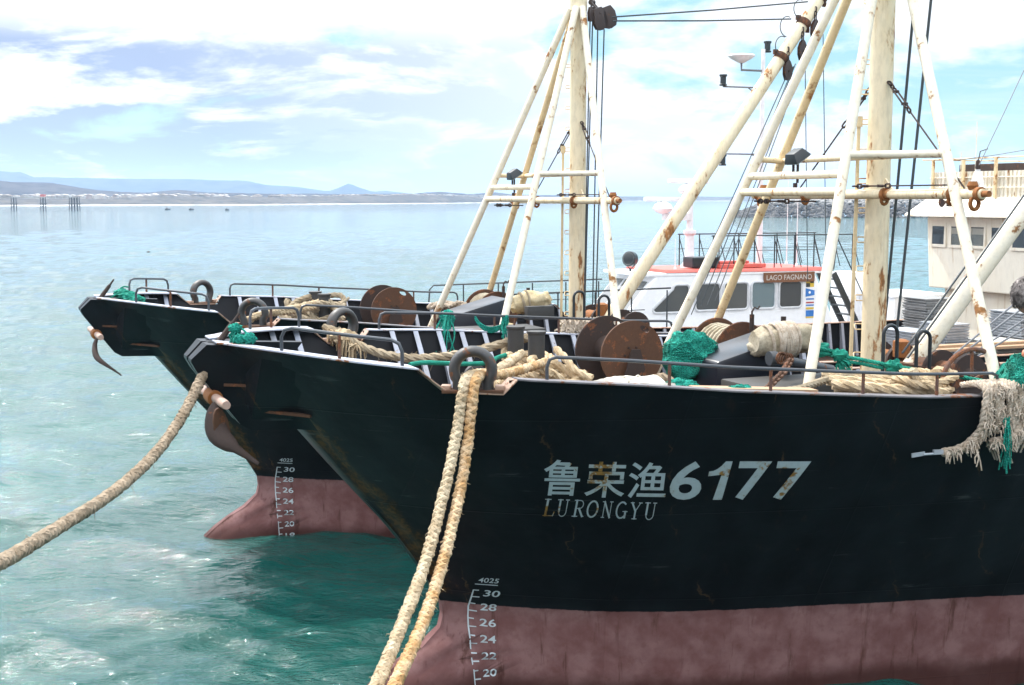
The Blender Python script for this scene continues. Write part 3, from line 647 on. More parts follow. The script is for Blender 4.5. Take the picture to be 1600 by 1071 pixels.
HULL_BVH = {}
def surf(k, x, z, side=1):
    h = HULL_BVH[k].ray_cast(L(x, side * 8, z), Vector((0, side, 0)))
    return -h[0].y * side if h[0] else b_smooth(x, z)
def build_trawler(k, label, group):
    root = empty('fishing_trawler', SM[k].to_translation(), POSE[k][2], label, 'trawler', group)
    B = lambda name, mb, mat, p=None, **kw: mb.build(name, M[mat] if isinstance(mat, str) else mat, p or root, **kw)
    # --- hull shell with bulwark
    T = [0] + list(np.geomspace(.03, 1., 14)) + list(np.linspace(1.08, 3.0, 30)) + list(np.linspace(3.1, 11.5, 60)) + list(np.linspace(12, 34.4, 30))
    VR = [(j / 33) ** .8 for j in range(33)] + [.990, 1.]; nv = len(VR); vs = []; rust = []
    for side in (1, -1):
        for t in T:
            for j in range(nv):
                v = VR[j]; x = t - 2.; z = 3.
                for _ in range(6):
                    z = .9 + (zg(x) - .9) * v; x = lerp_tab(T_XS, z) + t
                s = b_smooth(x, z) if t > 0 else min(half_breadth(x + .02, z), .25)
                vs.append(L(x, side * s, z)); rust.append(max(0, .80 - abs(t - .12) * 1.9) * (1 if 2.9 < z < 5.3 else .2) + (.62 if z > zg(x) - .02 else 0) + (.25 if (z > 2.3 and z < 2.75 and t < .3) else 0))
    nt = len(T); fs = []
    for q in range(2):
        for i in range(nt - 1):
            for j in range(nv - 1):
                a = q * nt * nv + i * nv + j; fs.append((a, a + nv, a + nv + 1, a + 1))
    for j in range(nv - 1): fs.append((j, j + 1, nt * nv + j + 1, nt * nv + j))                       # stem bar
    e = (nt - 1) * nv
    for j in range(nv - 1): fs.append((e + j, e + j + 1, nt * nv + e + j + 1, nt * nv + e + j))       # transom
    fs = [t for q in fs for t in ((q[0], q[1], q[2]), (q[0], q[2], q[3]))]
    mb = MB().add(vs, fs); hull = B('hull', mb, 'hull', smooth=45)
    HULL_BVH[k] = BVHTree.FromPolygons([v.co.copy() for v in hull.data.vertices], [tuple(p.vertices) for p in hull.data.polygons]); at_ = hull.data.attributes.new('rust', 'FLOAT', 'POINT'); at_.data.foreach_set('value', rust)
    # bow box that carries the anchor, split by the roller slot
    prof = [(-2.15, 5.13), (-2.78, 5.13), (-2.90, 5.20), (-3.40, 5.86), (-3.42, 5.94), (-3.26, 6.12), (-2.2, 6.07)]
    mb = MB(); lowp = [(-3.42, 5.92), (-3.40, 5.86), (-2.90, 5.20), (-2.78, 5.13), (-1.9, 5.13)]; topp = [(-3.42, 5.95), (-3.26, 6.115), (-1.9, 6.03)]
    def wid(x, z): return max(.10 + .20 * (z - 5.1) + .28 * (x + 3.42), b_smooth(x, z) + .010)
    for sd in (1, -1):
        outer = []; inner = []
        for x in (-3.42, -3.36, -3.26, -3.1, -2.9, -2.78, -2.6, -2.45, -2.3, -2.15, -2.0, -1.9):
            z0, z1 = lerp_tab(lowp, x), lerp_tab(topp, x); zs = [z0 + (z1 - z0) * q / 7 for q in range(8)]
            hol = x > -2.85; outer.append([L(x, sd * (max(.05, wid(x, z1) - .06) if hol else .05), z1)] + [L(x, sd * wid(x, z), z) for z in zs[::-1]] + [L(x, sd * .05, z0), L(x, sd * .05, z0 + .04), L(x, sd * (max(.05, wid(x, z0 + .05) - .06) if hol else .05), z0 + .05)])
        mb.loft(outer)
    mb.loft([[L(x + .06, .07, z) for x, z in prof if z > 5.13], [L(x + .06, -.07, z) for x, z in prof if z > 5.13]])
    bb = B('bow_box', mb, 'hull', smooth=40); bb.data.attributes.new('rust', 'FLOAT', 'POINT').data.foreach_set('value', [.42] * len(bb.data.vertices))
    for sd in (1, -1):
        mb = MB(); mb.bar(L(-3.08, sd * wid(-3.08, 5.66), 5.66), L(-2.68, sd * wid(-2.68, 5.64), 5.64), .05, .03); mb.bar(L(-2.72, sd * (wid(-2.72, 5.36) + .0), 5.36), L(-2.22, sd * wid(-2.22, 5.33), 5.33), .07, .03); mb.bar(L(-2.66, sd * wid(-2.66, 5.36), 5.34), L(-2.68, sd * wid(-2.68, 5.46), 5.46), .05, .05)
        B('ledge', mb, 'rust', smooth=30)
    # --- deck
    xs = list(np.linspace(-2.9, 7.7, 40)) + list(np.linspace(8.2, 31, 24)); mb = MB()
    mb.loft([[L(x, s * max(.05, b_smooth(x, zd(x)) - .03), zd(x)) for s in (1, .5, 0, -.5, -1)] for x in xs], closed_ring=False, caps=False); B('deck', mb, 'deck')
    # --- inner bulwark plating
    for sd in (1, -1):
        mb = MB(); xs = [x for x in np.linspace(-2.9, 7.6, 90)] + list(np.linspace(8, 31, 30)) + [-1.5, -1.26, -.70, -.60]; xs.sort()
        mb.loft([[L(x, sd * (b_smooth(x, zg(x) - .01) - .06), zg(x) - .010), L(x, sd * (b_smooth(x, (zg(x) + zd(x) + .3) / 2) - .065), (zg(x) + zd(x) + .3) / 2), L(x, sd * (max(.12, b_smooth(x, zd(x) + .3) - .065)), zd(x) + .30), L(x, sd * (max(.1, b_smooth(x, zd(x)) - .05)), zd(x) - .02)] for x in xs], closed_ring=False, caps=False)
        B('bulwark_lining', mb, 'inner')
    # --- cap rails in three runs a side
    def cap(x0, x1, sd, mat, w, th=.02, lift=0.):
        n = max(4, int((x1 - x0) / .12)); rings = []
        for i in range(n + 1):
            x = x0 + (x1 - x0) * i / n; z = zg(x) + lift; ww = min(w, bg(x) - .07) if x < -2.6 else w; o = bg(x) + .015
            rings.append([L(x, sd * o, z), L(x, sd * o, z + th), L(x, sd * (o - ww), z + th), L(x, sd * (o - ww), z)])
        return B('cap_rail', MB().loft(rings), mat, smooth=30, bevel=.006)
    for sd in (1, -1):
        cap(-3.16, -1.50, sd, 'cap', .36 if True else .3); cap(-1.495, -.605, sd, 'cap_rust', .24); cap(-.60, 6.9, sd, 'cap' if sd < 0 else 'cap_dark', .17); cap(6.92, 30.5, sd, 'cap_rust', .17)
    # --- bulwark stanchions
    x = -2.88
    while x < 16:
        if not (-1.62 < x < -.5):
            for sd in (1, -1):
                zt, zb = zg(x) - .002, zd(x); st, sb = bg(x) - .06, b_smooth(x, zb) - .07
                if sb < .14: continue
                zm = (zt + zb) / 2; sm = b_smooth(x, zm) - .075
                mb = MB(); mb.prism([L(x - .012, sd * st, zt), L(x - .012, sd * (st - .09), zt), L(x - .012, sd * (sm - .13), zm), L(x - .012, sd * (sb - .18), zb), L(x - .012, sd * sb, zb), L(x - .012, sd * sm, zm)], (.024, 0, 0))
                for (z_a, s_a, z_b, s_b) in ((zt, st - .09, zm, sm - .13), (zm, sm - .13, zb, sb - .18)): mb.prism([L(x - .035, sd * s_a, z_a), L(x - .035, sd * (s_a - .012), z_a), L(x - .035, sd * (s_b - .012), z_b), L(x - .035, sd * s_b, z_b)], (.07, 0, 0))
                B('bulwark_stanchion', mb, 'frame', smooth=0)
        x += .38
    # --- guard rails
    def rail(xa, xb, sd, h=.23, posts=(), xtop=None, mat='rail', r=.019):
        f = lambda x, dz: L(x, sd * (bg(x) - .10), zg0(x) + .03 + dz); n = max(3, int((xb - xa) / .35)); c = .09
        pts = [f(xa, -.02), f(xa, h * .55), f(xa + c * .3, h * .88), f(xa + c, h)] + [f(xa + c + (xb - xa - 2 * c) * i / n, h) for i in range(1, n)] + [f(xb - c, h), f(xb - c * .3, h * .88), f(xb, h * .55), f(xb, -.02)]
        o = B('guard_rail', MB().tube(pts, r, 8), mat)
        for xp in posts: B('rail_post', MB().tube([f(xp, -.02), f(xp, h - .01)], r * .95, 8), 'rail_rust', o)
        return o
    rail(-2.62, -1.62, 1, .24, (-2.15,)); rail(-2.45, -1.66, -1, .24, (-2.1,))
    rail(-.28, 4.95, 1, .22, (.95, 2.05, 3.15, 4.1)); rail(-.40, 4.6, -1, .22, (.5, 1.5, 2.6, 3.6))
    B('bow_post', MB().tube([L(-3.1, .13, 6.1), L(-2.93, .13, 6.33)], [.04, .03], 8).tube([L(-2.93, .13, 6.33), L(-2.86, .13, 6.43)], [.018, .014], 8), 'rust_dark')
    # --- horseshoe fairleads in the bulwark notches
    for sd in (1, -1):
        x = -.98; c = L(x, sd * (bg(x) - .10), zg(x) + .045); tx = (L(x + .2, sd * bg(x + .2), 0) - L(x - .2, sd * bg(x - .2), 0)).normalized(); nn = Vector((tx.y, -tx.x, 0)); nn = nn if nn.y * -sd > 0 else -nn
        up = Vector((0, 0, 1)); ring = []
        path = [(-.15, -.03)] + [(.19 * math.cos(R(a)), .19 + .19 * math.sin(R(a))) for a in range(216, -37, -12)] + [(.15, -.03)]
        tube = MB(); ring = []
        for q, (a, b) in enumerate(path):
            e0 = Vector(path[max(0, q - 1)]); e1 = Vector(path[min(len(path) - 1, q + 1)]); dd = (e1 - e0).normalized(); no = Vector((-dd.y, dd.x))
            ring.append([c + tx * (a + no.x * .056 * math.cos(t)) + up * (b + no.y * .056 * math.cos(t)) + nn * .085 * math.sin(t) for t in np.linspace(0, 2 * math.pi, 15)[:-1]])
        tube.loft(ring); fl = B('fairlead', tube, 'fairlead')
        mb = MB(); mb.box((0, 0, 0), (.62, .20, .035)); rot = Matrix((tx, nn, up)).transposed(); mb.v = [c + rot @ Vector(p) - up * .02 for p in mb.v]
        B('foot', mb, 'rust', fl, bevel=.006, smooth=30)
        mb = MB()
        for a in (-.27, .27): mb.box((a, 0, .012), (.10, .13, .05))
        mb.v = [c + rot @ Vector(p) for p in mb.v]; B('flange', mb, 'cap_rust', fl, bevel=.01, smooth=30)
    # --- mooring bitts: two bollards on a base
    def bitts(x, s, x2, s2, ztop=6.02, r=.105):
        o = B('mooring_bitts', MB().bar(L(x - (x2 - x) * .3, s - (s2 - s) * .3, zd(x) + .03), L(x2 + (x2 - x) * .3, s2 + (s2 - s) * .3, zd(x) + .03), .34, .06), 'rust', smooth=0)
        for a, b in ((x, s), (x2, s2)):
            B('bollard', MB().lathe([(r, 0), (r, ztop - zd(a) - .035), (r * 1.14, ztop - zd(a) - .03), (r * 1.16, ztop - zd(a)), (0.01, ztop - zd(a) + .004)], L(a, b, zd(a) + .05), n=20), 'bollard', o)
    bitts(.82, -.05, .82, -.72)
    # --- cable drum with two big flanges
    def drum(x, s0, s1, z, r, mats, core=.18):
        axis = Vector((0, -1, 0)); root_d = None
        o = B('cable_drum', MB().lathe([(core, 0), (core, abs(s1 - s0))], L(x, s0, z), axis if s1 > s0 else -axis, 18), 'rust_dark')
        for s, m_ in zip((s0, s1), mats):
            th = .014; prof = [(.03, -th), (r * .4, -th), (r * .42, -th * 1.6), (r * .97, -th), (r, -th * .4), (r, th * .4), (r * .97, th), (.03, th)]
            outer = [Vector((r * math.cos(a), r * math.sin(a), 0)) for a in np.linspace(0, 2 * math.pi, 49)[:-1]]; ha = R(62); hole = [Vector((r * .84 * math.cos(ha) + .075 * math.cos(a) * math.cos(-.5) - .035 * math.sin(a) * math.sin(-.5), r * .84 * math.sin(ha) + .075 * math.cos(a) * math.sin(-.5) + .035 * math.sin(a) * math.cos(-.5), 0)) for a in np.linspace(0, 2 * math.pi, 15)[:-1]]
            pts = outer + hole; tri = tessellate_polygon([outer, hole]); n0, n1 = len(outer), len(hole); P3 = [L(x + p.x, s - th, z + p.y) for p in pts] + [L(x + p.x, s + th, z + p.y) for p in pts]; nn_ = n0 + n1
            mb = MB().add(P3, [tuple(t) for t in tri] + [tuple(q + nn_ for q in t)[::-1] for t in tri] + [(i, (i + 1) % n0, nn_ + (i + 1) % n0, nn_ + i) for i in range(n0)] + [(n0 + i, n0 + (i + 1) % n1, nn_ + n0 + (i + 1) % n1, nn_ + n0 + i) for i in range(n1)]); B('flange_disc', mb, m_, o, smooth=30)
            mb = MB(); mb.lathe([(.05, -.05), (.05, .06), (.02, .062)], L(x, s, z), axis, 10)
            for a in range(6): mb.lathe([(.014, -.035), (.014, .035)], L(x + math.cos(a * 1.05) * .11, s, z + math.sin(a * 1.05) * .11), axis, 6)
            B('hub', mb, 'rust_dark', o)
        for s in (s0 - .12, s1 + .12):
            mb = MB(); mb.prism([L(x - .30, s, zd(x)), L(x + .30, s, zd(x)), L(x + .06, s, z + .08), L(x - .06, s, z + .08)], (0, .03, 0)); B('drum_bracket', mb, 'rust_dark', o, smooth=0)
    drum(2.12, -.75, .0, 5.72, .44, ('rust_dark', 'rust'))
    # --- mast with its four braces
    MX = 5.86
    mast = B('mast', MB().lathe([(.165, zd(MX)), (.162, 7.6), (.155, 11.35), (.165, 11.36), (.165, 11.6), (.14, 11.62), (.14, 13.4), (.02, 13.42)], L(MX, 0, 0), n=28), 'cream')
    for i in range(16):
        z = 5.5 + i * .40
        if z > 11.2: break
        c0 = L(MX - .13, -.09, z); d = Vector((-.62, .50, 0)) * .13
        B('rung', MB().tube([c0 + Vector((.03, .03, 0)), c0 + d * .85 + Vector((0, 0, 0)), c0 + d + Vector((.02, .02, .03)), c0 + d + Vector((.04, .05, .06)), c0 + d * .85 + Vector((.07, .09, .07)), c0 + Vector((.07, .09, .07))], .009, 5), 'tan_pipe', mast)
    B('conduit', MB().tube([L(MX - .30, -.10, zd(MX)), L(MX - .27, -.10, 8.7)], .026, 8).tube([L(MX - .27, -.10, 8.66), L(MX - .27, -.10, 8.80)], .05, 8), 'tan_pipe', mast)
    mb = MB()
    for q in (-1, 1):
        mb.prism([L(MX - .012 + q * .0, q * .15, 7.98), L(MX - .012, q * .42, 7.72), L(MX - .012, q * .15, 7.72)], (.024, 0, 0))
    B('gusset', mb, 'cream', mast, smooth=0)
    apex = {'A': (-.12, -.14), 'C': (-.12, .14), 'D': (.0, .17), 'B': (.0, -.17)}
    def on_leg(q, z):
        base = {'A': (4.40, -1.14), 'C': (4.40, 1.14), 'D': (5.43, 2.02), 'B': (5.43, -2.02)}[q]; t = (11.38 - z) / (11.38 - 7.75); ax, as_ = apex[q]
        return L(MX + ax + (base[0] - MX - ax) * t, as_ + (base[1] - as_) * t, z)
    for q, m_ in (('A', 'white_pipe'), ('C', 'white_pipe'), ('D', 'white_pipe'), ('B', 'tan_pipe')):
        zb = zd(4.5) if q in 'AC' else 5.36
        leg = B('mast_brace', MB().tube([on_leg(q, 11.40), on_leg(q, 8.6), on_leg(q, 7.0), on_leg(q, zb)], .066, 14), m_)
        B('foot_plate', MB().box(on_leg(q, zb) + Vector((0, 0, .02)), (.26, .22, .04)), 'rust', leg, smooth=0)
    def tie(a, b, r, m_, nm='cross_tie'): return B(nm, MB().tube([a, b], r, 12), m_)
    tie(on_leg('A', 7.78), on_leg('C', 7.78), .055, 'cream'); tie(on_leg('A', 8.0), on_leg('C', 8.0), .052, 'white_pipe')
    tie(on_leg('C', 8.24), on_leg('D', 8.24), .048, 'white_pipe'); tie(on_leg('A', 8.24), on_leg('B', 8.24), .042, 'tan_pipe'); tie(on_leg('B', 8.25), on_leg('D', 8.25), .046, 'cream')
    bar = tie(L(5.50, -2.5, 7.75), L(5.50, 2.42, 7.75), .062, 'cream', 'crossbar'); tie(L(5.50, 0, 7.75), L(5.8, 0, 7.75), .06, 'cream', 'crossbar_stub')
    for sd in (1, -1):     # rusty end fittings
        mb = MB(); mb.lathe([(.085, -.03), (.085, .03)], L(5.5, sd * 2.36, 7.75), (0, 1, 0), 14); mb.tube([L(5.5, sd * 2.28, 7.66) + Vector((.065 * math.cos(a), 0, .075 * math.sin(a) - .02)) for a in np.linspace(0, 6.28, 13)[:-1]], .026, 8, closed=True)
        mb.lathe([(.05, 0), (.07, .05), (.05, .10)], L(5.5, sd * 2.24, 7.80), (0, 0, 1), 10); mb.tube([L(5.5, sd * 2.42, 7.75), L(5.5, sd * 2.52, 7.75)], .04, 10); B('end_fitting', mb, 'rust_orange', bar)
    for sv in (.62, -1.15, 1.9):
        mb = MB(); mb.lathe([(.088, -.03), (.088, .03)], L(5.5, sv, 7.75), (0, 1, 0), 14); mb.tube([L(5.5, sv, 7.68) + Vector((.05 * math.cos(a), .02, .06 * math.sin(a))) for a in np.linspace(0, 6.28, 13)[:-1]], .022, 8, closed=True); B('eye_band', mb, 'rust_orange', bar)
    def turnbuckle(a, b, nm='turnbuckle_stay', c1=.25, body=.30, r=.011):
        a = Vector(a); b = Vector(b); Ln = (b - a).length; d = (b - a) / Ln; u, w = frame_from(d); mb = MB()
        mb.chain(a, a + d * min(c1, Ln * .25), .10, .013); p = a + d * min(c1, Ln * .25); q = p + d * body
        for sg in (1, -1): mb.tube([p + u * .028 * sg, q + u * .028 * sg], .012, 6)
        for e_ in (p, q): mb.tube([e_ - u * .04, e_ + u * .04], .022, 6)
        mb.chain(q, q + d * .20, .10, .013); mb.tube([q + d * .18, b], r, 6); return B(nm, mb, 'rust_dark')
    turnbuckle(L(5.86, .16, 9.25), L(5.50, 2.1, 7.82)); turnbuckle(L(5.86, -.16, 9.25), L(5.50, -1.3, 7.85)); turnbuckle(L(5.42, .05, 7.86), L(5.45, 2.0, 7.86)); turnbuckle(L(4.5, -.9, 7.66), L(4.5, .5, 7.66), c1=.3)
    # floodlight on the forward tie
    f0 = on_leg('A', 8.0).lerp(on_leg('C', 8.0), .52); fl = B('floodlight', MB().tube([f0 + Vector((0, -.05, -.1)), f0 + Vector((0, -.05, .16))], .018, 8).tube([f0 + Vector((0, .05, -.05)), f0 + Vector((0, .05, .16))], .018, 8).lathe([(.03, 0), (.03, .06)], f0 + Vector((0, 0, -.16)), n=8), 'rust_dark')
    rot = Matrix.Rotation(R(-32), 3, 'Y') @ Matrix.Rotation(0, 3, 'Z'); mb = MB(); mb.box(f0 + Vector((0, 0, .26)), (.26, .30, .13), rot, taper=(.62, .66)); B('lamp_housing', mb, 'lamp_grey', fl, bevel=.012, smooth=30)
    mb = MB(); mb.box(f0 + Vector((0, 0, .26)) + rot @ Vector((0, 0, -.072)), (.22, .26, .012), rot); B('lens', mb, 'glass_lamp', fl, smooth=0)
    # --- cargo boom
    bx = {2: (L(6.42, 0, 5.22), L(11.45, 0, 12.02)), 1: (L(6.25, 0, 5.05), L(11.6, 0, 11.1))}[k]
    boom = B('cargo_boom', MB().tube([bx[0], bx[0].lerp(bx[1], .05), bx[0].lerp(bx[1], .5), bx[0].lerp(bx[1], .94), bx[1]], [.10, .135, .14, .125, .12], 20), 'cream' if k == 2 else 'white_pipe')
    for t in (.80, .905, .985):
        c = bx[0].lerp(bx[1], t); d = (bx[1] - bx[0]).normalized(); B('boom_band', MB().lathe([(.142, -.07), (.150, -.05), (.150, .05), (.142, .07)], c, d, 18).box(c + Vector((-.13, 0, .11)), (.1, .05, .1)).box(c + Vector((.10, 0, -.14)), (.07, .05, .09)), 'rust', boom, smooth=30)
    B('gooseneck', MB().box(bx[0] + Vector((-.10, 0, -.05)), (.30, .24, .20)).lathe([(.13, -.3), (.13, .02)], bx[0] + Vector((-.05, 0, -.05)), n=14), 'rust', boom, smooth=30)
    # --- sloping companion hood and low coaming
    mb = MB(); z0 = zd(3.5); P8 = [(3.12, 5.64), (4.25, 5.94)]
    mb.add([L(3.12, .42, z0), L(4.25, .42, z0), L(4.25, -.42, z0), L(3.12, -.42, z0), L(3.12, .42, 5.63), L(4.25, .42, 5.93), L(4.25, -.42, 5.93), L(3.12, -.42, 5.63)], [(3, 2, 1, 0), (4, 5, 6, 7), (0, 1, 5, 4), (1, 2, 6, 5), (2, 3, 7, 6), (3, 0, 4, 7)]); B('companion_hood', mb, 'hatch', bevel=.05, smooth=50)
    mb = MB(); mb.box(L(3.75, 1.15, (z0 + 5.46) / 2), (1.5, .9, 5.46 - z0)); B('hatch_coaming', mb, 'hatch_grey', bevel=.03, smooth=30)
    # --- reel of hose on the starboard side
    o = B('hose_reel', MB().lathe([(.10, 0), (.10, .7)], L(4.9, -2.55, 5.42), (0, -1, 0), 14), 'rust_dark')
    for s in (-1.83, -2.55): B('reel_disc', MB().lathe([(.03, -.015), (.46, -.015), (.47, 0), (.46, .015), (.03, .015)], L(4.9, s, 5.42), (0, 1, 0), 36), 'rust', o)
    B('reel_post', MB().tube([L(5.0, -1.72, 4.8), L(5.0, -1.72, 6.0)], .035, 8).tube([L(5.55, -1.72, 4.8), L(5.55, -1.72, 5.95)], .04, 8).tube([L(5.0, -1.72, 6.0), L(5.0, -1.72, 6.04), L(5.04, -1.72, 6.10), L(5.10, -1.72, 6.08), L(5.13, -1.72, 6.12)], .014, 6), 'rust_dark', o)
    mb = MB(); pts = []
    for i in range(260):
        t = i / 259; a = t * 2 * math.pi * 13; rr = .34 + .05 * math.sin(t * 40); pts.append(L(4.9 + rr * math.cos(a), -2.5 + .62 * t, 5.42 + rr * math.sin(a)))
    B('hose', MB().tube(pts, .028, 6), 'canvas', o)
    # --- winch abaft the mast
    wz = zd(6.4); o = B('winch', MB().box(L(6.55, .1, wz + .35), (.5, 1.1, .7)).lathe([(.16, -.9), (.16, .9)], L(6.6, .1, wz + .62), (0, 1, 0), 16), 'rust', smooth=30)
    for s in (-.85, -.3, .5, 1.05): B('winch_drum', MB().lathe([(.30, -.03), (.30, .03)], L(6.6, s, wz + .62), (0, 1, 0), 24).lathe([(.10, -.1), (.17, .12)], L(6.6, s, wz + .62), (0, 1, 0), 12), 'rust_dark', o)
    B('motor', MB().lathe([(.14, 0), (.15, .05), (.15, .32), (.09, .36)], L(6.45, -.35, wz + .68), (0, 1, 0), 16).lathe([(.12, 0), (.12, .22), (.05, .25)], L(6.5, -.2, wz + .75), n=14), 'rust_orange', o)
    for x_, s_, h_ in ((5.55, .75, 6.04), (6.05, .80, 5.95)):
        c = L(x_, s_, 0); a_ = Vector((.11, 0, 0)); pts = [c - a_ + Vector((0, 0, wz))] + [c - a_ * math.cos(R(t)) + Vector((0, 0, h_ - .11 + .11 * math.sin(R(t)))) for t in range(0, 181, 20)] + [c + a_ + Vector((0, 0, wz))]
        B('pipe_hoop', MB().tube(pts, .026, 10), 'black_rail')
    # --- wheelhouse
    build_wheelhouse(root, B)
    # --- draft marks, port side
    def fig(txt, x, z, w, h, bold):
        tv, tf = text_mesh(txt, 0, bold); x0, x1, y0, y1 = fit2(tv); pts = [(x + (a - x0) / (x1 - x0) * w, z + (b - y0) / (y1 - y0) * h) for a, b in tv]
        MB().add([L(a, surf(k, a, b) + .010, b) for a, b in pts], tf).build('draft_figure', M['mark'], root, smooth=0)
    ds = []
    for i in range(0, 15):
        z = 1.65 + i * .1; ds.append([(0, z), (.075 if i % 2 else .05, z)])
    ds.append([(0, 1.55), (0, 3.05)])
    v, f = strokes(ds, .014); sx = -.21
    MB().add([L(sx + a, surf(k, sx + a, z) + .010, z) for a, z in v], f).build('draft_scale', M['mark'], root, smooth=0)
    for i in range(8):
        n = 16 + 2 * i; z = 1.6 + i * .2; fig(str(n), sx + .11, z - .035, .165, .095, .012)
    fig('4025', sx + .02, 3.17, .20, .07, .008)
    v, f = strokes([[(0, 3.14), (.22, 3.14)]], .012); MB().add([L(sx + a, surf(k, sx + a, z) + .010, z) for a, z in v], f).build('draft_line', M['mark'], root, smooth=0)
    return root

def build_wheelhouse(root, B):
    x0, hw = 16.6, 2.75; zt, zb = 7.34, 5.62; yy = hw
    wh = B('wheelhouse', MB().loft([[L(x0 + .12, s * yy, zb) if a == 0 else L(x0 + 5, s * yy, zb) for a, s in ((0, 1), (0, -1), (1, -1), (1, 1))], [L(x0, s * yy, zt) if a == 0 else L(x0 + 5, s * yy, zt) for a, s in ((0, 1), (0, -1), (1, -1), (1, 1))]]), 'white', smooth=0, bevel=.03)
    B('deckhouse', MB().box(L(x0 + 3.4, 0, (3.95 + 5.6) / 2), (6.0, 2 * yy - .5, 1.66)), 'white', wh, smooth=0, bevel=.03)
    for side_x in (0,):
        n = 8
        for i in range(n):
            s = -yy + .40 + i * (2 * yy - .80) / (n - 1); w, h = .42, .58; zc = 6.98; xf = x0 + .12 * (zt - zc) / (zt - zb) - .004
            fr = MB(); fr.box(L(xf, s, zc + h / 2 + .035), (.03, w + .14, .07)).box(L(xf, s, zc - h / 2 - .035), (.03, w + .14, .07)).box(L(xf, s + w / 2 + .035, zc), (.03, .07, h)).box(L(xf, s - w / 2 - .035, zc), (.03, .07, h))
            win = B('window', fr, 'white', wh, smooth=0, bevel=.006)
            pn = B('pane', MB().box(L(xf + .0, s, zc), (.012, w, h)), 'pane_clear' if i in (1, 2, 5) else 'pane', win, smooth=0)
            if i in (1, 2, 5): B('glazing_bar', MB().box(L(xf - .006, s, zc + .13), (.014, w, .025)), 'wire', win, smooth=0)
    for s in (1, -1):
        for i in range(4):
            x = x0 + .6 + i * 1.15; w = .5; h = .46; zc = 6.99; fr = MB(); q = s * (yy + .004)
            fr.box(L(x, q, zc + h / 2 + .03), (w + .12, .03, .06)).box(L(x, q, zc - h / 2 - .03), (w + .12, .03, .06)).box(L(x + w / 2 + .03, q, zc), (.06, .03, h)).box(L(x - w / 2 - .03, q, zc), (.06, .03, h))
            win = B('window', fr, 'white', wh, smooth=0); B('pane', MB().box(L(x, q, zc), (w, .012, h)), 'pane', win, smooth=0)
    # raked visor and monkey island screen
    o = .38; vis = MB(); ze = 7.36; zr = 7.82
    vis.loft([[L(x0 - o, s * (yy + .38), ze) if a == 0 else L(x0 + 5.2, s * (yy + .38), ze) for a, s in ((0, 1), (0, -1), (1, -1), (1, 1))], [L(x0 - o, s * (yy + .38), ze + .04) if a == 0 else L(x0 + 5.2, s * (yy + .38), ze + .04) for a, s in ((0, 1), (0, -1), (1, -1), (1, 1))], [L(x0 + .08, s * (yy + .05), zr) if a == 0 else L(x0 + 5, s * (yy + .05), zr) for a, s in ((0, 1), (0, -1), (1, -1), (1, 1))]])
    B('visor_roof', vis, 'white', wh, smooth=0)
    mb = MB(); zz0, zz1 = zr, 8.42
    n = 84
    for i in range(n):
        s = -yy + (i + .5) * 2 * yy / n; mb.box(L(x0 + .10 + (.03 if i % 2 else 0), s, (zz0 + zz1) / 2), (.03, 2 * yy / n * 1.02, zz1 - zz0))
    for sd in (1, -1):
        for i in range(40): mb.box(L(x0 + .2 + i * .1, sd * yy + (.03 if i % 2 else 0), (zz0 + zz1) / 2), (.102, .03, zz1 - zz0))
    B('slatted_screen', mb, 'slats', wh, smooth=0)
    mb = MB()
    for z in (zz0 + .22, zz1 - .14): mb.tube([L(x0 + .05, yy, z), L(x0 + .05, -yy, z)], .014, 6)
    B('screen_batten', mb, 'white_pipe', wh)
    mb = MB(); mb.tube([L(x0 + .02, yy + .05, 8.72), L(x0 + .02, -yy - .25, 8.72)], .018, 6)
    for sd in (1, -1): mb.tube([L(x0 + .02, sd * yy, 8.72), L(x0 + 4, sd * yy, 8.72)], .018, 6)
    rl = B('top_rail', mb, 'tan_pipe', wh)
    for i in range(6):
        s = -yy + .12 + i * (2 * yy - .2) / 5; B('rail_post', MB().bar(L(x0 + .03, s, zz0 - .02), L(x0 + .03, s, 8.72), .07, .05), 'tan_pipe', rl, smooth=0)
    B('antenna', MB().tube([L(x0 + .5, -1.7, 8.1), L(x0 + .5, -1.7, 9.6)], .012, 6).tube([L(x0 + .5, -2.2, 8.0), L(x0 + .5, -2.2, 8.9)], .012, 6), 'white_pipe', wh)
    B('equipment_box', MB().box(L(x0 + 1.2, -1.6, 8.3), (.9, 1.9, .62)), 'rust_dark', wh, smooth=0, bevel=.02)
    B('horn', MB().lathe([(.03, 0), (.04, .12), (.10, .22), (.11, .23)], L(x0 - .12, -1.85, 7.72), (-1, 0, -.15), 12).box(L(x0 - .1, -1.85, 7.62), (.12, .1, .14)), 'rust_dark', wh, smooth=40)
build_trawler(1, 'black trawler alongside with white name lettering on its bow, nearest the quay', 'black fishing trawlers')
build_trawler(2, 'black trawler lying beyond the lettered one, white wheelhouse at right', 'black fishing trawlers')
# ------------------------------------------------------------------ gear lying on the decks (things of their own)
def PS(k, pts): return [L(*on(k, *p)) for p in pts]          # (u, v, s) triples -> points of ship k
def rope_thing(k, pts, r, mat, label, cat='rope', pitch=None, strands=3, group=None, name='mooring_rope', frays=0, jit=.15, n=6, plait=False):
    mb = MB().rope(pts, r, pitch, strands, jit=jit, n=n, plait=plait)
    if frays:
        P = smooth_path(pts, .08)
        for i in range(frays):
            j = random.randrange(1, len(P) - 1); p = P[j]; d = Vector((random.gauss(0, 1), random.gauss(0, 1), random.gauss(0, 1))).normalized(); e = random.uniform(.6, 1.6) * r
            mb.tube([p + d * r * .8, p + d * (r + e * .5) + (P[j + 1] - p) * .4, p + d * (r + e * .7) - Vector((0, 0, e * .6))], [r * .07, r * .05, r * .02], 4)
    return mb.build(name, M[mat], k=k, origin='auto', label=label, cat=cat, group=group)
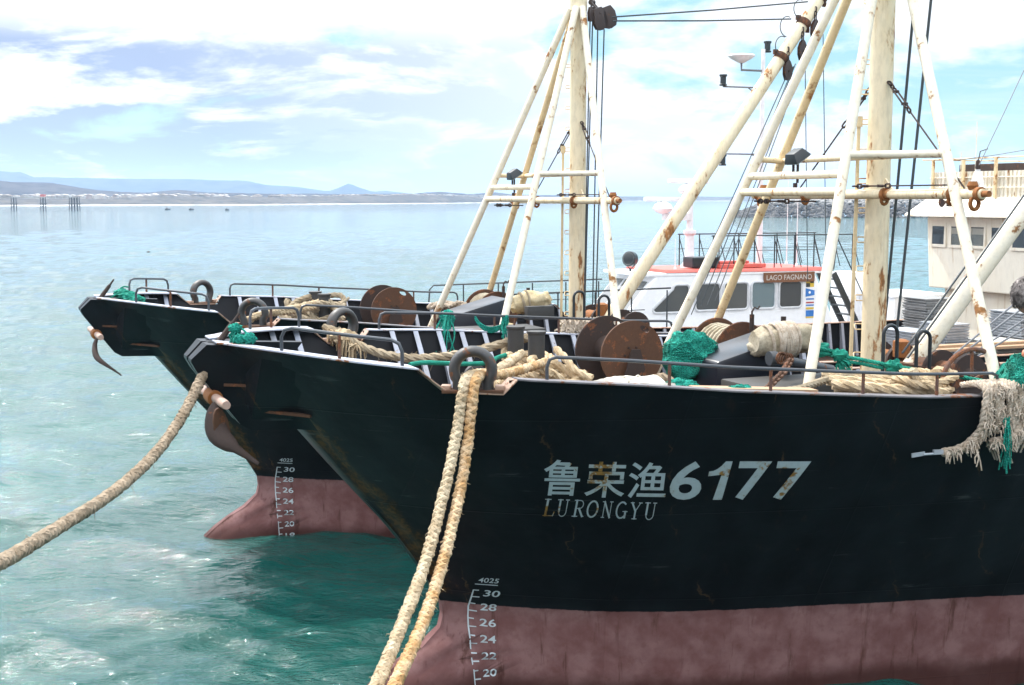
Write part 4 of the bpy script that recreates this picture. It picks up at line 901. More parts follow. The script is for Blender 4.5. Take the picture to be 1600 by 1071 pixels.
def loops(mb, c, rx, ry, h, n, r, seed, pitch=None, tilt=.35):
    """a heap of rope loops"""
    rg = random.Random(seed)
    for i in range(n):
        q = i / max(1, n - 1); f = 1 - .55 * q * rg.random(); cc = c + Vector((rg.gauss(0, rx * .22), rg.gauss(0, ry * .22), h * q))
        rot = Matrix.Rotation(rg.gauss(0, tilt), 3, 'X') @ Matrix.Rotation(rg.gauss(0, tilt), 3, 'Y') @ Matrix.Rotation(rg.random() * 6.28, 3, 'Z')
        pts = [cc + rot @ Vector((math.cos(a) * rx * f * rg.uniform(.85, 1.15), math.sin(a) * ry * f * rg.uniform(.85, 1.15), rg.gauss(0, r * .5))) for a in np.linspace(0, 6.6, 11)]
        mb.rope(pts, r, pitch or r * 6, 3, n=5, spp=7)
    return mb
def strands_bundle(mb, top, bottom, n, spread0, spread1, r, seed, wig=.02):
    rg = random.Random(seed); top = Vector(top); bottom = Vector(bottom)
    for i in range(n):
        a = top + Vector((rg.uniform(-1, 1) * spread0, rg.uniform(-1, 1) * spread0, rg.uniform(-.02, .02))); b = bottom + Vector((rg.uniform(-1, 1) * spread1, rg.uniform(-1, 1) * spread1, rg.uniform(-.12, .10)))
        m = a.lerp(b, .5) + Vector((rg.gauss(0, wig), rg.gauss(0, wig), 0)); mb.tube(smooth_path([a, m, b], .07), r, 4)
    return mb
def net_heap(k, c, rad, seed, label, mat='green', amp=.32, cords=90, name='fishing_net', zmin=None, group=None, lumps=4):
    rg = random.Random(seed); mb = MB(); c = Vector(c)
    for i in range(lumps):
        o = Vector((rg.gauss(0, rad[0] * .38), rg.gauss(0, rad[1] * .38), rg.uniform(-.1, .25) * rad[2])) if i else Vector((0, 0, 0)); f = 1 if i == 0 else rg.uniform(.45, .7)
        mb.blob(c + o, [q * f for q in rad], amp, 2.2, 30, 18, seed + i * 3.3)
    for i in range(cords):      # loose twine over the folds
        a = rg.random() * 6.28; t = rg.uniform(.2, 1.5); pts = []
        for q in range(6):
            a += rg.uniform(-.35, .5); t = min(1.7, max(.05, t + rg.uniform(-.3, .3))); p = Vector((math.sin(t) * math.cos(a), math.sin(t) * math.sin(a), math.cos(t)))
            w = 1.04 + amp * .8 * mnoise.fractal(p * 2.2 + Vector((seed, seed * 1.7, 3.1)), 1., 2., 4); pts.append(c + Vector((p.x * rad[0], p.y * rad[1], p.z * rad[2])) * w)
        mb.tube(smooth_path(pts, .05), rg.uniform(.0035, .007), 4)
    return mb.build(name, M[mat], k=k, origin='auto', smooth=70, label=label, cat='net', group=group)
NR = 'rope heaps on the trawler decks'
# --- near ship: hawsers and bitts
k = 1
rope_thing(1, PS(1, [(506, 512, -2.45), (528, 519, -2.3), (548, 532, -2.1), (575, 546, -1.9), (610, 556, -1.7), (650, 560, -1.5), (700, 557, -1.2), (745, 548, -1.0), (790, 536, -.86), (812, 530, -.9), (832, 528, -.80)]), .062, 'rope_grey', 'thick brown hawser running from the far fairlead to the bollards', frays=70)
mb = MB(); P = PS(1, [(522, 518, -2.3), (560, 540, -1.95)])
for i in range(90):
    t = random.random(); p = P[0].lerp(P[1], t); d = Vector((random.gauss(0, 1), random.gauss(0, 1), random.gauss(-.4, .7))).normalized(); mb.tube([p, p + d * .10, p + d * .13 - Vector((0, 0, random.uniform(.05, .28)))], [.014, .01, .005], 4)
mb.blob(P[0].lerp(P[1], .4), (.17, .11, .10), .4, 2.5, seed=4); mb.build('rope_splice', M['rope'], k=1, origin='auto', label='frayed lumpy rope splice beside the far fairlead of the lettered trawler', cat='rope')
c = L(.82, -.35, zd(.8) + .10); mb = MB(); loops(mb, c, .38, .34, .55, 13, .055, 21); loops(mb, L(.95, .35, zd(1) + .1), .40, .30, .52, 11, .055, 5); loops(mb, L(1.35, .55, zd(1) + .08), .32, .30, .25, 6, .05, 9)
mb.rope(PS(1, [(868, 545, .2), (885, 562, .4), (900, 580, .55), (925, 592, .7)]), .05); mb.rope(PS(1, [(790, 540, -.9), (788, 555, -.8), (800, 575, -.6)]), .05)
mb.build('rope_heap', M['rope'], k=1, origin='auto', label='big tangle of tan rope heaped around the twin bollards', cat='rope', group=NR)
# twin warps through the near fairlead down to the quay
fx = -.98
def warp(dx, a, b, lab, mat, tail):
    inb = [on(1, *p) for p in a]; outb = [SM[1].inverted() @ at(*p) for p in b]
    pts = [L(*p) for p in inb] + outb
    return rope_thing(1, pts, .050, mat, lab, pitch=.15, strands=4, plait=True, frays=220, jit=.55, group='twin warps through the near fairlead', n=7)
YD = [12.88, 12.72, 12.55, 12.1, 11.4, 10.6, 9.65, 8.3, 6.9, 5.2, 3.2, 2.1]
def wp(uv): return [(u, v, y) for (u, v), y in zip(uv, YD)]
warp(0, [(815, 553, .3), (790, 570, 1.1), (765, 582, 1.8), (742, 585, 2.35)], wp([(729, 592), (722, 618), (713, 680), (694, 770), (664, 880), (630, 970), (588, 1071), (520, 1200), (430, 1320), (330, 1390), (250, 1330), (200, 1300)]), 'left of the two pale warps hanging from the near fairlead', 'rope_warp', 0)
warp(.1, [(852, 566, .5), (815, 578, 1.2), (780, 586, 1.9), (757, 585, 2.35)], wp([(745, 592), (739, 618), (731, 690), (716, 780), (689, 890), (658, 980), (617, 1071), (560, 1200), (480, 1330), (390, 1400), (330, 1350), (290, 1320)]), 'right of the two pale warps, stained orange low down', 'rope_orange', 0)
# long hawser from the bow to the left
pts = [SM[1].inverted() @ at(*p) for p in [(322, 577, 14.35), (312, 597, 14.15), (301, 620, 13.9), (282, 655, 13.5), (252, 698, 12.9), (215, 737, 12.2), (165, 778, 11.3), (105, 816, 10.3), (50, 850, 9.4), (-5, 882, 8.6), (-120, 930, 7.2), (-300, 980, 5.5), (-700, 1050, 3.6), (-1300, 1150, 2.3)]]
rope_thing(1, pts, .053, 'rope_mid', 'long braided hawser sagging from the bow across open water', pitch=.17, strands=4, frays=60, jit=.4, plait=True)
# rusty chain heap between the fairleads
mb = MB(); rg = random.Random(8)
for i in range(16):
    a = L(rg.uniform(-.9, .3), rg.uniform(-.3, .9), zd(0) + rg.uniform(.05, .35)); b = a + Vector((rg.uniform(-.4, .4), rg.uniform(-.3, .3), rg.uniform(-.08, .08))); mb.chain(a, b, .10, .016)
mb.blob(L(-.3, .3, zd(0) + .05), (.6, .55, .24), .3, 2.5, seed=2); mb.build('chain_heap', M['rust'], k=1, origin='auto', smooth=60, label='heap of rusty chain on the deck behind the near fairlead', cat='chain')
mb = MB().tube(smooth_path(PS(1, [(640, 570, .4), (665, 567, .3), (720, 569, .1), (765, 567, -.1), (775, 560, -.2), (790, 555, -.3)]), .04), .028, 8); mb.build('green_rope', M['green_rope'], k=1, origin='auto', label='taut green rope stretched behind the near fairlead', cat='rope')
mb = MB().lathe([(.10, -.07), (.15, -.05), (.15, .05), (.10, .07)], L(.15, -.4, zd(0) + .43), (.2, 1, 0), 20).tube([L(.15, -.4, zd(0)), L(.15, -.4, zd(0) + .4)], .04); mb.build('deck_roller', M['bollard'], k=1, origin='auto', label='small black roller standing among the ropes behind the fairlead', cat='roller')
# green net hanks hung on the far rail
mb = MB(); t = on(1, 699, 489, -3.2); b = on(1, 688, 556, -2.9); strands_bundle(mb, L(*t), L(*b), 46, .07, .17, .010, 3, .05); mb.blob(L(*on(1, 699, 496, -3.2)), (.11, .09, .10), .3, 3, seed=1); mb.build('net_hank', M['green'], k=1, origin='auto', label='hank of green netting hanging from the far rail', cat='net')
mb = MB()
for i in range(7): mb.tube(smooth_path(PS(1, [(742, 493 + i, -3.2), (750, 505 + i, -3.15), (765, 512 + i * 1.3, -3.1), (782, 508 + i, -3.15), (789, 494 + i * .8, -3.2)]), .04), .011, 5)
strands_bundle(mb, L(*on(1, 790, 494, -3.2)), L(*on(1, 786, 524, -3.1)), 16, .05, .07, .010, 6); mb.build('green_rope', M['green'], k=1, origin='auto', label='green cord looped in a swag under the far rail', cat='rope')
mb = MB(); rg = random.Random(4)
for (u, v, s) in ((368, 514, .35), (374, 531, .5), (390, 529, .55)): mb.blob(L(*on(1, u, v, s)), (.07, .06, .06), .5, 3, seed=u)
mb.tube(smooth_path(PS(1, [(368, 512, .35), (378, 514, .4), (388, 524, .5), (395, 530, .55)]), .03), .012, 6); strands_bundle(mb, L(*on(1, 370, 512, .35)), L(*on(1, 361, 532, .4)), 10, .03, .03, .009, 2); mb.build('green_lashing', M['green'], k=1, origin='auto', smooth=70, label='bright green lashing knotted on the bow post of the lettered trawler', cat='rope')
# --- canvas, nets, bundle amidships
mb = MB(); P4 = [on(1, u, v, s) for u, v, s in ((938, 598, 2.6), (1036, 600, 2.6), (1030, 583, 2.05), (960, 577, 2.05))]; c = sum((L(*p) for p in P4), Vector()) / 4
grid = []
for j in range(9):
    row = []
    for i in range(15):
        u, v = i / 14, j / 8; x = .45 + .80 * u; s = 2.85 - .75 * v; z = 5.66 + .05 + .08 * math.sin(math.pi * min(1, max(0, v))) ** .6 * (1 - .25 * u) + .035 * mnoise.noise(Vector((u * 4, v * 4, 2))) + .03 * abs(math.sin(u * 9 + v * 3)); row.append(L(x, s, z if 0 < v < 1 and 0 < u < 1 else 5.62))
    grid.append(row)
mb.loft(grid, closed_ring=False, caps=False); mb.tube(smooth_path([grid[0][3] + Vector((0, 0, .02)), grid[3][5] + Vector((0, 0, .02)), grid[7][4] + Vector((0, 0, .02))], .04), .008, 5).tube(smooth_path([grid[j][int(2 + j * 1.4)] + Vector((0, 0, .015)) for j in range(0, 9, 2)], .04), .008, 5)
mb.build('folded_tarpaulin', M['tarp'], k=1, origin='auto', smooth=45, label='folded white tarpaulin on the near side deck under the rusty discs', cat='tarpaulin')
net_heap(1, L(*on(1, 1078, 560, -.35)), (.38, .36, .33), 3, 'large green net heap between the rusty drum and the black hood', cords=150)
net_heap(1, L(*on(1, 1062, 603, 2.6)), (.20, .10, .07), 6, 'small green net scrap on the gunwale below the rusty drum', lumps=2, cords=14); net_heap(1, L(*on(1, 1155, 609, 2.9)), (.16, .07, .05), 8, 'small green net scrap on the gunwale by the low grey coaming', lumps=2, cords=12)
def bundle(k, a, b, r, mat, label, wraps, seed, gm=None):
    a = L(*a); b = L(*b); d = (b - a).normalized(); u, w = frame_from(d); mb = MB(); n = 14; m = 24; rings = []
    for i in range(n + 1):
        t = i / n; rr = r * (.30 + .70 * math.sin(math.pi * min(1, max(0, t * .86 + .07))) ** .45); p = a.lerp(b, t)
        rings.append([p + (u * math.cos(q) + w * math.sin(q)) * rr * (1 + .30 * mnoise.fractal(Vector((math.cos(q) * 1.3, math.sin(q) * 1.3, t * 2.6 + seed)), 1, 2, 4) - .10 * math.exp(-((t - .72) / .05) ** 2)) for q in np.linspace(0, 2 * math.pi, m + 1)[:-1]])
    mb.loft(rings); mb.blob(a.lerp(b, .93) + Vector((0, 0, -.02)), (r * .75, r * .8, r * .72), .35, 1.8, seed=seed); mb.blob(a.lerp(b, .12) + Vector((0, .05, -.08)), (r * .6, r * .7, r * .6), .3, 1.8, seed=seed + 4); root_o = mb.build('canvas_bundle', M[mat], k=k, smooth=60, label=label, cat='bundle')
    wr = MB(); rg = random.Random(seed)
    for i in range(wraps):
        t = rg.uniform(.22, .62); pp = []; tl = rg.uniform(-.06, .06)
        for q in np.linspace(0, 2 * math.pi, 20)[:-1]:
            tt = t + tl * math.cos(q + 1); rr = r * (.30 + .70 * math.sin(math.pi * min(1, max(0, tt * .86 + .07))) ** .45) * 1.05 + .012; pp.append(a.lerp(b, tt) + (u * math.cos(q) + w * math.sin(q)) * rr)
        wr.tube(pp, .021, 6, closed=True)
    o = MB(); o.v = [SM[k] @ Vector(p) for p in wr.v]; o.f = wr.f; ob = o.build('lashing', M[gm or 'rope_pale'], root_o); return root_o
bundle(1, on(1, 1178, 535, .5), on(1, 1272, 528, .55), .205, 'canvas', 'pale canvas bundle wound with white rope beside the black hood', 15, 3)
mb = MB(); mb.tube(PS(1, [(1212, 560, .9), (1300, 578, .9)]), .06, 14).lathe([(.09, 0), (.09, .1)], L(*on(1, 1212, 560, .9)), (-1, 0, 0), 14); mb.build('steel_pipe', M['rail'], k=1, origin='auto', label='short dark blue pipe lying below the pale canvas bundle', cat='pipe')
mb = MB().chain(L(*on(1, 1235, 562, 1.3)), L(*on(1, 1224, 582, 1.8)), .12, .018).chain(L(*on(1, 1224, 582, 1.8)), L(*on(1, 1200, 606, 2.4)), .12, .018)
for i in range(4): mb.tube([L(*on(1, 1221 + 5 * i, 560 + i, 1.3)) + Vector((.07 * math.cos(a), .02 * i, .07 * math.sin(a))) for a in np.linspace(0, 6.28, 12)[:-1]], .014, 6, closed=True)
mb.build('rusty_chain', M['rust'], k=1, origin='auto', label='rusty chain with rings hanging over the low grey coaming', cat='chain')
rope_thing(1, PS(1, [(1190, 613, 2.9), (1245, 609, 2.8), (1300, 592, 2.2), (1360, 588, 2.0), (1405, 592, 2.0)]), .045, 'rope_grey', 'grey-brown rope running along the gunwale below the white brace')
for i, (v0, v1, lab) in enumerate(((588, 594, 'uppermost'), (594, 601, 'middle'), (600, 608, 'lowest'))):
    rope_thing(1, PS(1, [(1285 + 8 * i, v0, 1.9 + .35 * i), (1330, v0 + 3, 2.05 + .35 * i), (1380, v1, 2.2 + .35 * i), (1430, v1 + 6 - i * 2, 2.5 + .25 * i), (1470, 612, 2.9 + .1 * i)]), .066, 'rope', 'thick tan rope flaked on deck at the foot of the white boom, %s of three' % lab, group='flaked ropes by the boom')
mb = MB(); loops(mb, L(*on(1, 1440, 606, 2.9)), .30, .18, .12, 6, .05, 33); mb.build('rope_coil', M['rope'], k=1, origin='auto', label='loose tan rope coil on the gunwale between the flaked ropes and the fender', cat='rope', group=NR)
mb = MB(); loops(mb, L(1.75, 1.35, zd(1.75) + .1), .30, .28, .45, 8, .05, 51); mb.build('rope_coil', M['rope_mid'], k=1, origin='auto', label='brown rope coil on deck between the bollards and the rusty drum', cat='rope', group=NR)
mb = MB(); loops(mb, L(3.9, 2.35, zd(3.9) + .1), .34, .22, .50, 8, .05, 57); mb.build('rope_coil', M['rope_grey'], k=1, origin='auto', label='grey-brown rope coil on deck beside the low grey coaming', cat='rope', group=NR)
mb = MB().bar(L(1.35, 2.85, 5.72), L(2.75, 3.02, 5.64), .20, .035); mb.build('wood_plank', M['wood'], k=1, origin='auto', smooth=0, label='tan plank lying along the near gunwale under the drum', cat='plank')
mb = MB().box(L(2.9, 1.9, 5.18), (.55, .4, .42)).box(L(2.9, 1.9, 5.41), (.6, .45, .05)); mb.build('deck_crate', M['hatch_grey'], k=1, origin='auto', smooth=0, bevel=.012, label='small dark crate on deck in front of the black hood', cat='crate')
# green tie from the near brace to the rail
mb = MB(); P = PS(1, [(1278, 545, 1.55), (1300, 549, 1.6), (1322, 558, 1.7), (1345, 562, 1.8), (1380, 569, 2.0), (1396, 572, 2.1), (1440, 580, 2.4), (1475, 586, 2.7), (1500, 589, 2.9), (1540, 597, 3.1)])
mb.rope(P, .026, .12, 3, n=5); mb.rope([p + Vector((0, 0, -.05)) for p in P[:5]], .024, .12, 3, n=5)
for z0 in (-.02, .03, .08): mb.tube([L(*on(1, 1281, 551, 1.45)) + Vector((.095 * math.cos(a), .095 * math.sin(a), z0 + .015 * math.cos(a))) for a in np.linspace(0, 6.28, 16)[:-1]], .022, 6, closed=True)
for (u, v, s, q) in ((1312, 556, 1.65, .075), (1396, 573, 2.1, .075), (1480, 587, 2.75, .06)): mb.blob(L(*on(1, u, v, s)), (q * 1.5, q, q), .5, 3, seed=u)
strands_bundle(mb, L(*on(1, 1312, 560, 1.65)), L(*on(1, 1322, 580, 1.7)), 26, .02, .09, .011, 5); mb.build('green_tie', M['green_rope'], k=1, origin='auto', smooth=60, label='green rope tied round the near brace and stretched aft to the rail', cat='rope')
# frayed rope fender draped over the gunwale
mb = MB(); rg = random.Random(12); xg, sg = 4.55, bg(4.55)
for i in range(17):
    x = 4.62 + i * .05 + rg.uniform(-.02, .02); ln = rg.uniform(.34, .50) + (.2 if 6 < i < 11 else 0)
    pts = [L(x, sg - .30, 5.62), L(x, sg - .08, 5.66), L(x + rg.gauss(0, .02), sg + .09, 5.60), L(x + rg.gauss(0, .05), sg + .10, 5.60 - ln * .6), L(x + rg.gauss(0, .06), sg + .06, 5.60 - ln)]; mb.rope(pts, .040, .16, 3, n=5, jit=.3)
P = smooth_path([L(4.62, sg + .10, 5.50), L(4.60, sg + .08, 5.22), L(4.54, sg + .0, 5.05), L(4.42, sg - .06, 4.95), L(4.22, sg - .10, 4.91)], .05); mb.rope(P, .055, .2, 3, jit=.35)
P2 = smooth_path([L(4.72, sg + .08, 5.02), L(4.95, sg + .1, 5.05), L(5.15, sg + .1, 5.25), L(5.25, sg + .1, 5.5)], .06); mb.rope(P2, .06, .2, 3, jit=.35)
for i in range(420):
    if i < 260: p = L(rg.uniform(4.6, 5.45), sg + rg.uniform(.08, .16), rg.uniform(5.15, 5.66))
    else: p = rg.choice(P + P2) + Vector((rg.gauss(0, .02), -.05, rg.gauss(0, .02)))
    d = Vector((rg.gauss(0, 1), -abs(rg.gauss(0, .6)), rg.gauss(-.3, 1))).normalized(); q = rg.uniform(.04, .08); mb.tube([p, p + d * q * .6, p + d * q - Vector((0, 0, q * .8))], [.013, .009, .004], 4)
for (x, z, n_) in ((4.75, 5.05, 8), (4.92, 5.05, 9), (5.15, 5.1, 9), (4.5, 4.95, 4)): strands_bundle(mb, L(x, sg + .06, z), L(x + .05, sg + .06, z - .17), n_, .05, .08, .010, int(x * 100), .02)
mb.build('rope_fender', M['rope_pale'], k=1, origin='auto', smooth=60, label='shaggy pale rope fender draped over the gunwale at the right edge', cat='fender')
mb = MB(); mb.tube([L(4.26, sg - .10, 4.91), L(3.98, sg - .14, 4.905)], .014, 8).bar(L(4.22, sg - .10, 4.925), L(4.10, sg - .12, 4.925), .035, .05).bar(L(4.0, sg - .14, 4.915), L(3.84, sg - .16, 4.90), .016, .045); mb.build('fender_shackle', M['tray'], k=1, origin='auto', label='bare metal shackle at the loose end of the shaggy fender', cat='shackle')
mb = MB(); strands_bundle(mb, L(4.85, sg + .17, 5.3), L(4.87, sg + .15, 4.80), 16, .03, .05, .010, 2); mb.build('green_twine', M['green'], k=1, origin='auto', label='green twine trailing down through the shaggy fender', cat='rope')
net_heap(1, L(5.42, sg - .05, 5.62), (.36, .34, .36), 14, 'green net bundle on the gunwale behind the shaggy fender', cords=170, lumps=5)
mb = MB().tube([L(4.98 + .42 * math.cos(a), sg - .55, 5.62 + .36 * math.sin(a)) for a in np.linspace(0, 6.28, 30)[:-1]], .028, 8, closed=True)
for a in (0.4, 1.6, 2.7): mb.tube([L(4.98, sg - .55, 5.62), L(4.98 + .42 * math.cos(a), sg - .55, 5.62 + .36 * math.sin(a))], .02, 6)
mb.build('handwheel', M['rail_rust'], k=1, origin='auto', label='rusty handwheel standing behind the green net at the right edge', cat='wheel')
for (x, n_) in ((5.18, 'left'), (5.30, 'right')): MB().blob(L(x, sg + .08, 5.99), (.06, .06, .055), .06, seed=x).lathe([(.014, -.03), (.014, .1)], L(x, sg + .08, 5.99), (1, 0, 0), 8).build('net_float', M['float'], k=1, origin='auto', smooth=60, label='small orange float on the green net bundle, %s of two' % n_, cat='float', group='floats on the green net')
# fluffy rope roll on the far rail of the near ship
mb = MB(); rg = random.Random(6); a, b = L(*on(1, 880, 512, -3.5)), L(*on(1, 952, 509, -3.5))
mb.tube([a.lerp(b, t) for t in np.linspace(0, 1, 9)], [.06, .10, .11, .12, .12, .115, .11, .10, .06], 12)
for i in range(330):
    p = a.lerp(b, rg.random()); d = Vector((rg.gauss(0, .5), rg.gauss(0, 1), rg.gauss(0, 1))).normalized(); mb.tube([p + d * .09, p + d * .15, p + d * .16 - Vector((0, 0, .05))], [.018, .013, .006], 4)
mb.build('rope_roll', M['rope_pale'], k=1, origin='auto', smooth=60, label='fluffy grey-white rope roll on the far gunwale of the lettered trawler', cat='rope')
# --- far ship
c = L(.80, -.4, zd(.8) + .42); mb = MB(); loops(mb, c, .30, .52, .40, 13, .055, 41, tilt=.22); mb.rope(PS(2, [(515, 470, 0), (528, 490, .3), (538, 500, .4)]), .05); mb.rope(PS(2, [(530, 478, -.2), (545, 466, -.5)]), .03)
mb.build('rope_heap', M['rope_grey'], k=2, origin='auto', label='rope coiled thickly round the bollards of the farther trawler', cat='rope', group=NR)
rope_thing(2, PS(2, [(392, 500, 2.35), (400, 494, 2.2), (430, 487, 1.3), (465, 480, .6), (492, 474, 0), (505, 468, -.1)]), .055, 'rope', 'tan hawser from the near fairlead of the farther trawler to its bollards', frays=20)
rope_thing(2, PS(2, [(380, 502, 2.4), (415, 492, 1.6), (455, 487, .8), (490, 481, .2)]), .055, 'rope', 'lower tan hawser on the farther trawler, under the other one')
mb = MB(); rg = random.Random(18)
for i in range(16):
    a = L(rg.uniform(.2, 1.4), rg.uniform(.2, 1.3), zd(0) + rg.uniform(.15, .55)); b = a + Vector((rg.uniform(-.4, .4), rg.uniform(-.3, .3), rg.uniform(-.08, .08))); mb.chain(a, b, .10, .018)
mb.blob(L(.8, .8, zd(0) + .1), (.7, .6, .36), .3, 2.5, seed=2); mb.build('chain_heap', M['rust'], k=2, origin='auto', smooth=60, label='heap of rusty chain in front of the bollards of the farther trawler', cat='chain')
mb = MB(); rg = random.Random(3)
for (u, v, s) in ((190, 459, .3), (197, 462, .45), (205, 465, .6), (214, 469, .75)): mb.blob(L(*on(2, u, v, s)), (.12, .10, .08), .5, 3, seed=u)
mb.tube(smooth_path(PS(2, [(187, 457, .3), (189, 450, .3), (194, 448, .3), (201, 449, .3)]), .03), .014, 6).tube(PS(2, [(170, 467, .3), (186, 458, .4)]), .012, 5); strands_bundle(mb, L(*on(2, 200, 464, .5)), L(*on(2, 224, 473, .9)), 12, .04, .04, .012, 2); mb.build('green_lashing', M['green_rope'], k=2, origin='auto', smooth=70, label='dark green lashing bunched on the bow of the farther trawler', cat='rope')
bundle(2, on(2, 803, 476, -.2), on(2, 853, 466, -.1), .20, 'canvas_tan', 'tan canvas bundle tied with cord forward of the far mast', 3, 9, 'rope_grey')
mb = MB(); mb.loft([[L(4.0, .1, z) for z in (5.0, 5.35)] + [L(4.0, -.4, 5.35), L(4.0, -.4, 5.0)], [L(4.55, .1, z) for z in (5.0, 5.4)] + [L(4.55, -.4, 5.4), L(4.55, -.4, 5.0)]]); mb.build('canvas_cover', M['canvas_tan'], k=2, origin='auto', bevel=.04, label='draped tan canvas cover under the tan bundle', cat='cover')
mb = MB().bar(L(4.65, .3, 5.62), L(5.2, .3, 5.62), .18, .26); mb.build('black_chock', M['hatch_grey'], k=2, origin='auto', bevel=.015, label='square black timber chock beside the tan bundle', cat='chock')
mb = MB(); rg = random.Random(9)
for i in range(16):
    a = L(*on(2, 668 + i * 4.6, 482, -2.6)); mb.rope([a, a + Vector((.10, rg.uniform(-.2, .2), rg.uniform(.05, .14))), a + Vector((.3, rg.uniform(-.2, .2), rg.uniform(.0, .1)))], .04, .15, 3, n=5)
mb.build('rope_heap', M['rope_pale'], k=2, origin='auto', label='row of pale frayed rope ends along the far bulwark behind the discs', cat='rope', group=NR)
# stacked fish trays and planks on the far ship's working deck
def tray_stack(x, s, n, w, d, label, mat='tray', z0=None, h=.055):
    root = MB(); rg = random.Random(int(x * 77 + s * 13)); z = (z0 or zd(x))
    for i in range(n):
        root.box(L(x + rg.gauss(0, .012), s + rg.gauss(0, .012), z + h * (i + .5)), (w, d, h * .62), Matrix.Rotation(rg.gauss(0, .02), 3, 'Z'), taper=(1.02, 1.02)).box(L(x, s, z + h * (i + .9)), (w * 1.06, d * 1.06, h * .22))
    return root.build('tray_stack', M[mat], k=2, origin='auto', smooth=0, label=label, cat='tray stack', group='stacked fish trays')
tray_stack(12.35, 1.9, 22, .62, .9, 'tall narrow grey tray stack left of the boom wires'); tray_stack(13.25, 1.9, 24, .55, .8, 'tray stack just right of the tall narrow one'); tray_stack(13.6, 1.0, 32, .75, .7, 'darker grey tray stack topmost against the white deckhouse', 'tray_dark')
tray_stack(14.55, 2.1, 17, .95, .9, 'low pale tray stack behind the near brace', 'tray_pale'); tray_stack(15.5, 1.8, 27, 1.1, .9, 'wide grey tray stack at the right edge'); 
mb = MB()
for i in range(3): mb.box(L(14.0 + .2 * i, 3.0 - .22 * i, 4.86 + .05 * (i % 2)), (6.2, .20, .05), Matrix.Rotation(.012 * (i - 1), 3, 'Z'))
mb.build('plank_pile', M['wood'], k=2, origin='auto', smooth=0, label='weathered planks laid along the farther trawler beneath the tray stacks', cat='planks')
# ------------------------------------------------------------------ blocks, wires and anchors
def anchor(k, label):
    a, b = L(-3.17, .95, 5.53), L(-3.19, -.95, 5.50); o = (a + b) / 2; root = empty('anchor', SM[k] @ o, POSE[k][2], label, 'anchor', 'anchors stowed under the bows')
    T = lambda mb: MB().add([Vector(p) - o for p in mb.v], mb.f)
    st = MB().tube([a, a.lerp(b, .05), b.lerp(a, .05), b], [.045, .052, .052, .045], 14); T(st).build('stock', M['stock'], root)
    mb = MB(); mb.lathe([(.085, -.16), (.09, 0), (.085, .16)], o + Vector((0, -.18, 0)), (0, 1, 0), 16); mb.tube([o + Vector((0, -.18, 0)), o + Vector((.35, -.1, -.02)), o + Vector((.9, 0, -.05))], .06, 10); T(mb).build('shank', M['rust_orange'], root)
    pts = [L(*on(2, u, v, s)) for u, v, s in ((152, 528, .55), (148.5, 537, .62), (148, 548, .72), (151, 558, .82), (158, 565, .92), (168, 572, 1.0), (180, 580, 1.06), (190, 587, 1.12))]
    P = smooth_path(pts, .05); n = len(P); rr = [.045 + .035 * math.sin(math.pi * min(1, i / n / .62)) if i / n < .62 else .045 - .032 * (i / n - .62) / .38 for i in range(n)]
    rr = [q * (1.5 if i_ < n * .62 else 1.1) for i_, q in enumerate(rr)] if k == 1 else [q * .62 for q in rr]
    mb = MB().tube(P, rr, 12, flat=.55); T(mb).build('arm', M['rust_dark'], root)
    if k == 2: return root
    c = P[int(n * .33)]; mb = MB(); pal = []
    for a_ in np.linspace(0, 6.28, 17)[:-1]: pal.append(c + Vector((.05, 0, 0)) + Vector((.10 * math.cos(a_), .05 * math.cos(a_), .22 * math.sin(a_) - .10 * math.cos(a_))))
    mb.prism(pal, (.01, -.03, 0)); T(mb).build('palm', M['rust'], root, smooth=30, bevel=.008)
    return root
M['stock'] = paint('pinkish_worn_stock', (.40, .27, .22), .22, .65, .4, 6, .2)
anchor(1, 'rusty anchor under the bow of the lettered trawler, hawser beside it'); anchor(2, 'rusty anchor hanging under the farther bow over open water')
def pulley(k, p, h, label, tilt=0., grp='pulley blocks on the rigging', wide=.09):
    o = L(*p) if not isinstance(p, Vector) else p; root = empty('pulley_block', SM[k] @ o, POSE[k][2] + tilt, label, 'pulley block', grp)
    mb = MB(); pr = [(0, 0), (.045, -.05), (wide, -.16), (wide, -.30), (.05, -.42), (-.05, -.42), (-wide, -.30), (-wide, -.16), (-.045, -.05)]
    for y in (-.05, .03): mb.prism([Vector((a * h / .42, y * h / .42, b * h / .42)) for a, b in pr], (0, .02 * h / .42, 0))
    mb.build('cheek', M['block'], root, smooth=30, bevel=.006)
    MB().lathe([(wide * .95, -.028), (wide * .75, 0), (wide * .95, .028)], (0, 0, -.24 * h / .42), (0, 1, 0), 20).lathe([(.025, -.07), (.025, .07)], (0, 0, -.24 * h / .42), (0, 1, 0), 10).build('sheave', M['rust_dark'], root)
    MB().chain((0, 0, .24), (0, 0, -.02), .10, .015).build('hanger_chain', M['block'], root)
    return root
for u, v, lab in ((1231, 93, 'lowest pulley block hanging on the far boom'), (1254, 62, 'middle pulley block hanging on the far boom'), (1274, 30, 'highest pulley block hanging on the far boom')):
    p = on(2, u, v, .12); pulley(2, p, .42, lab)
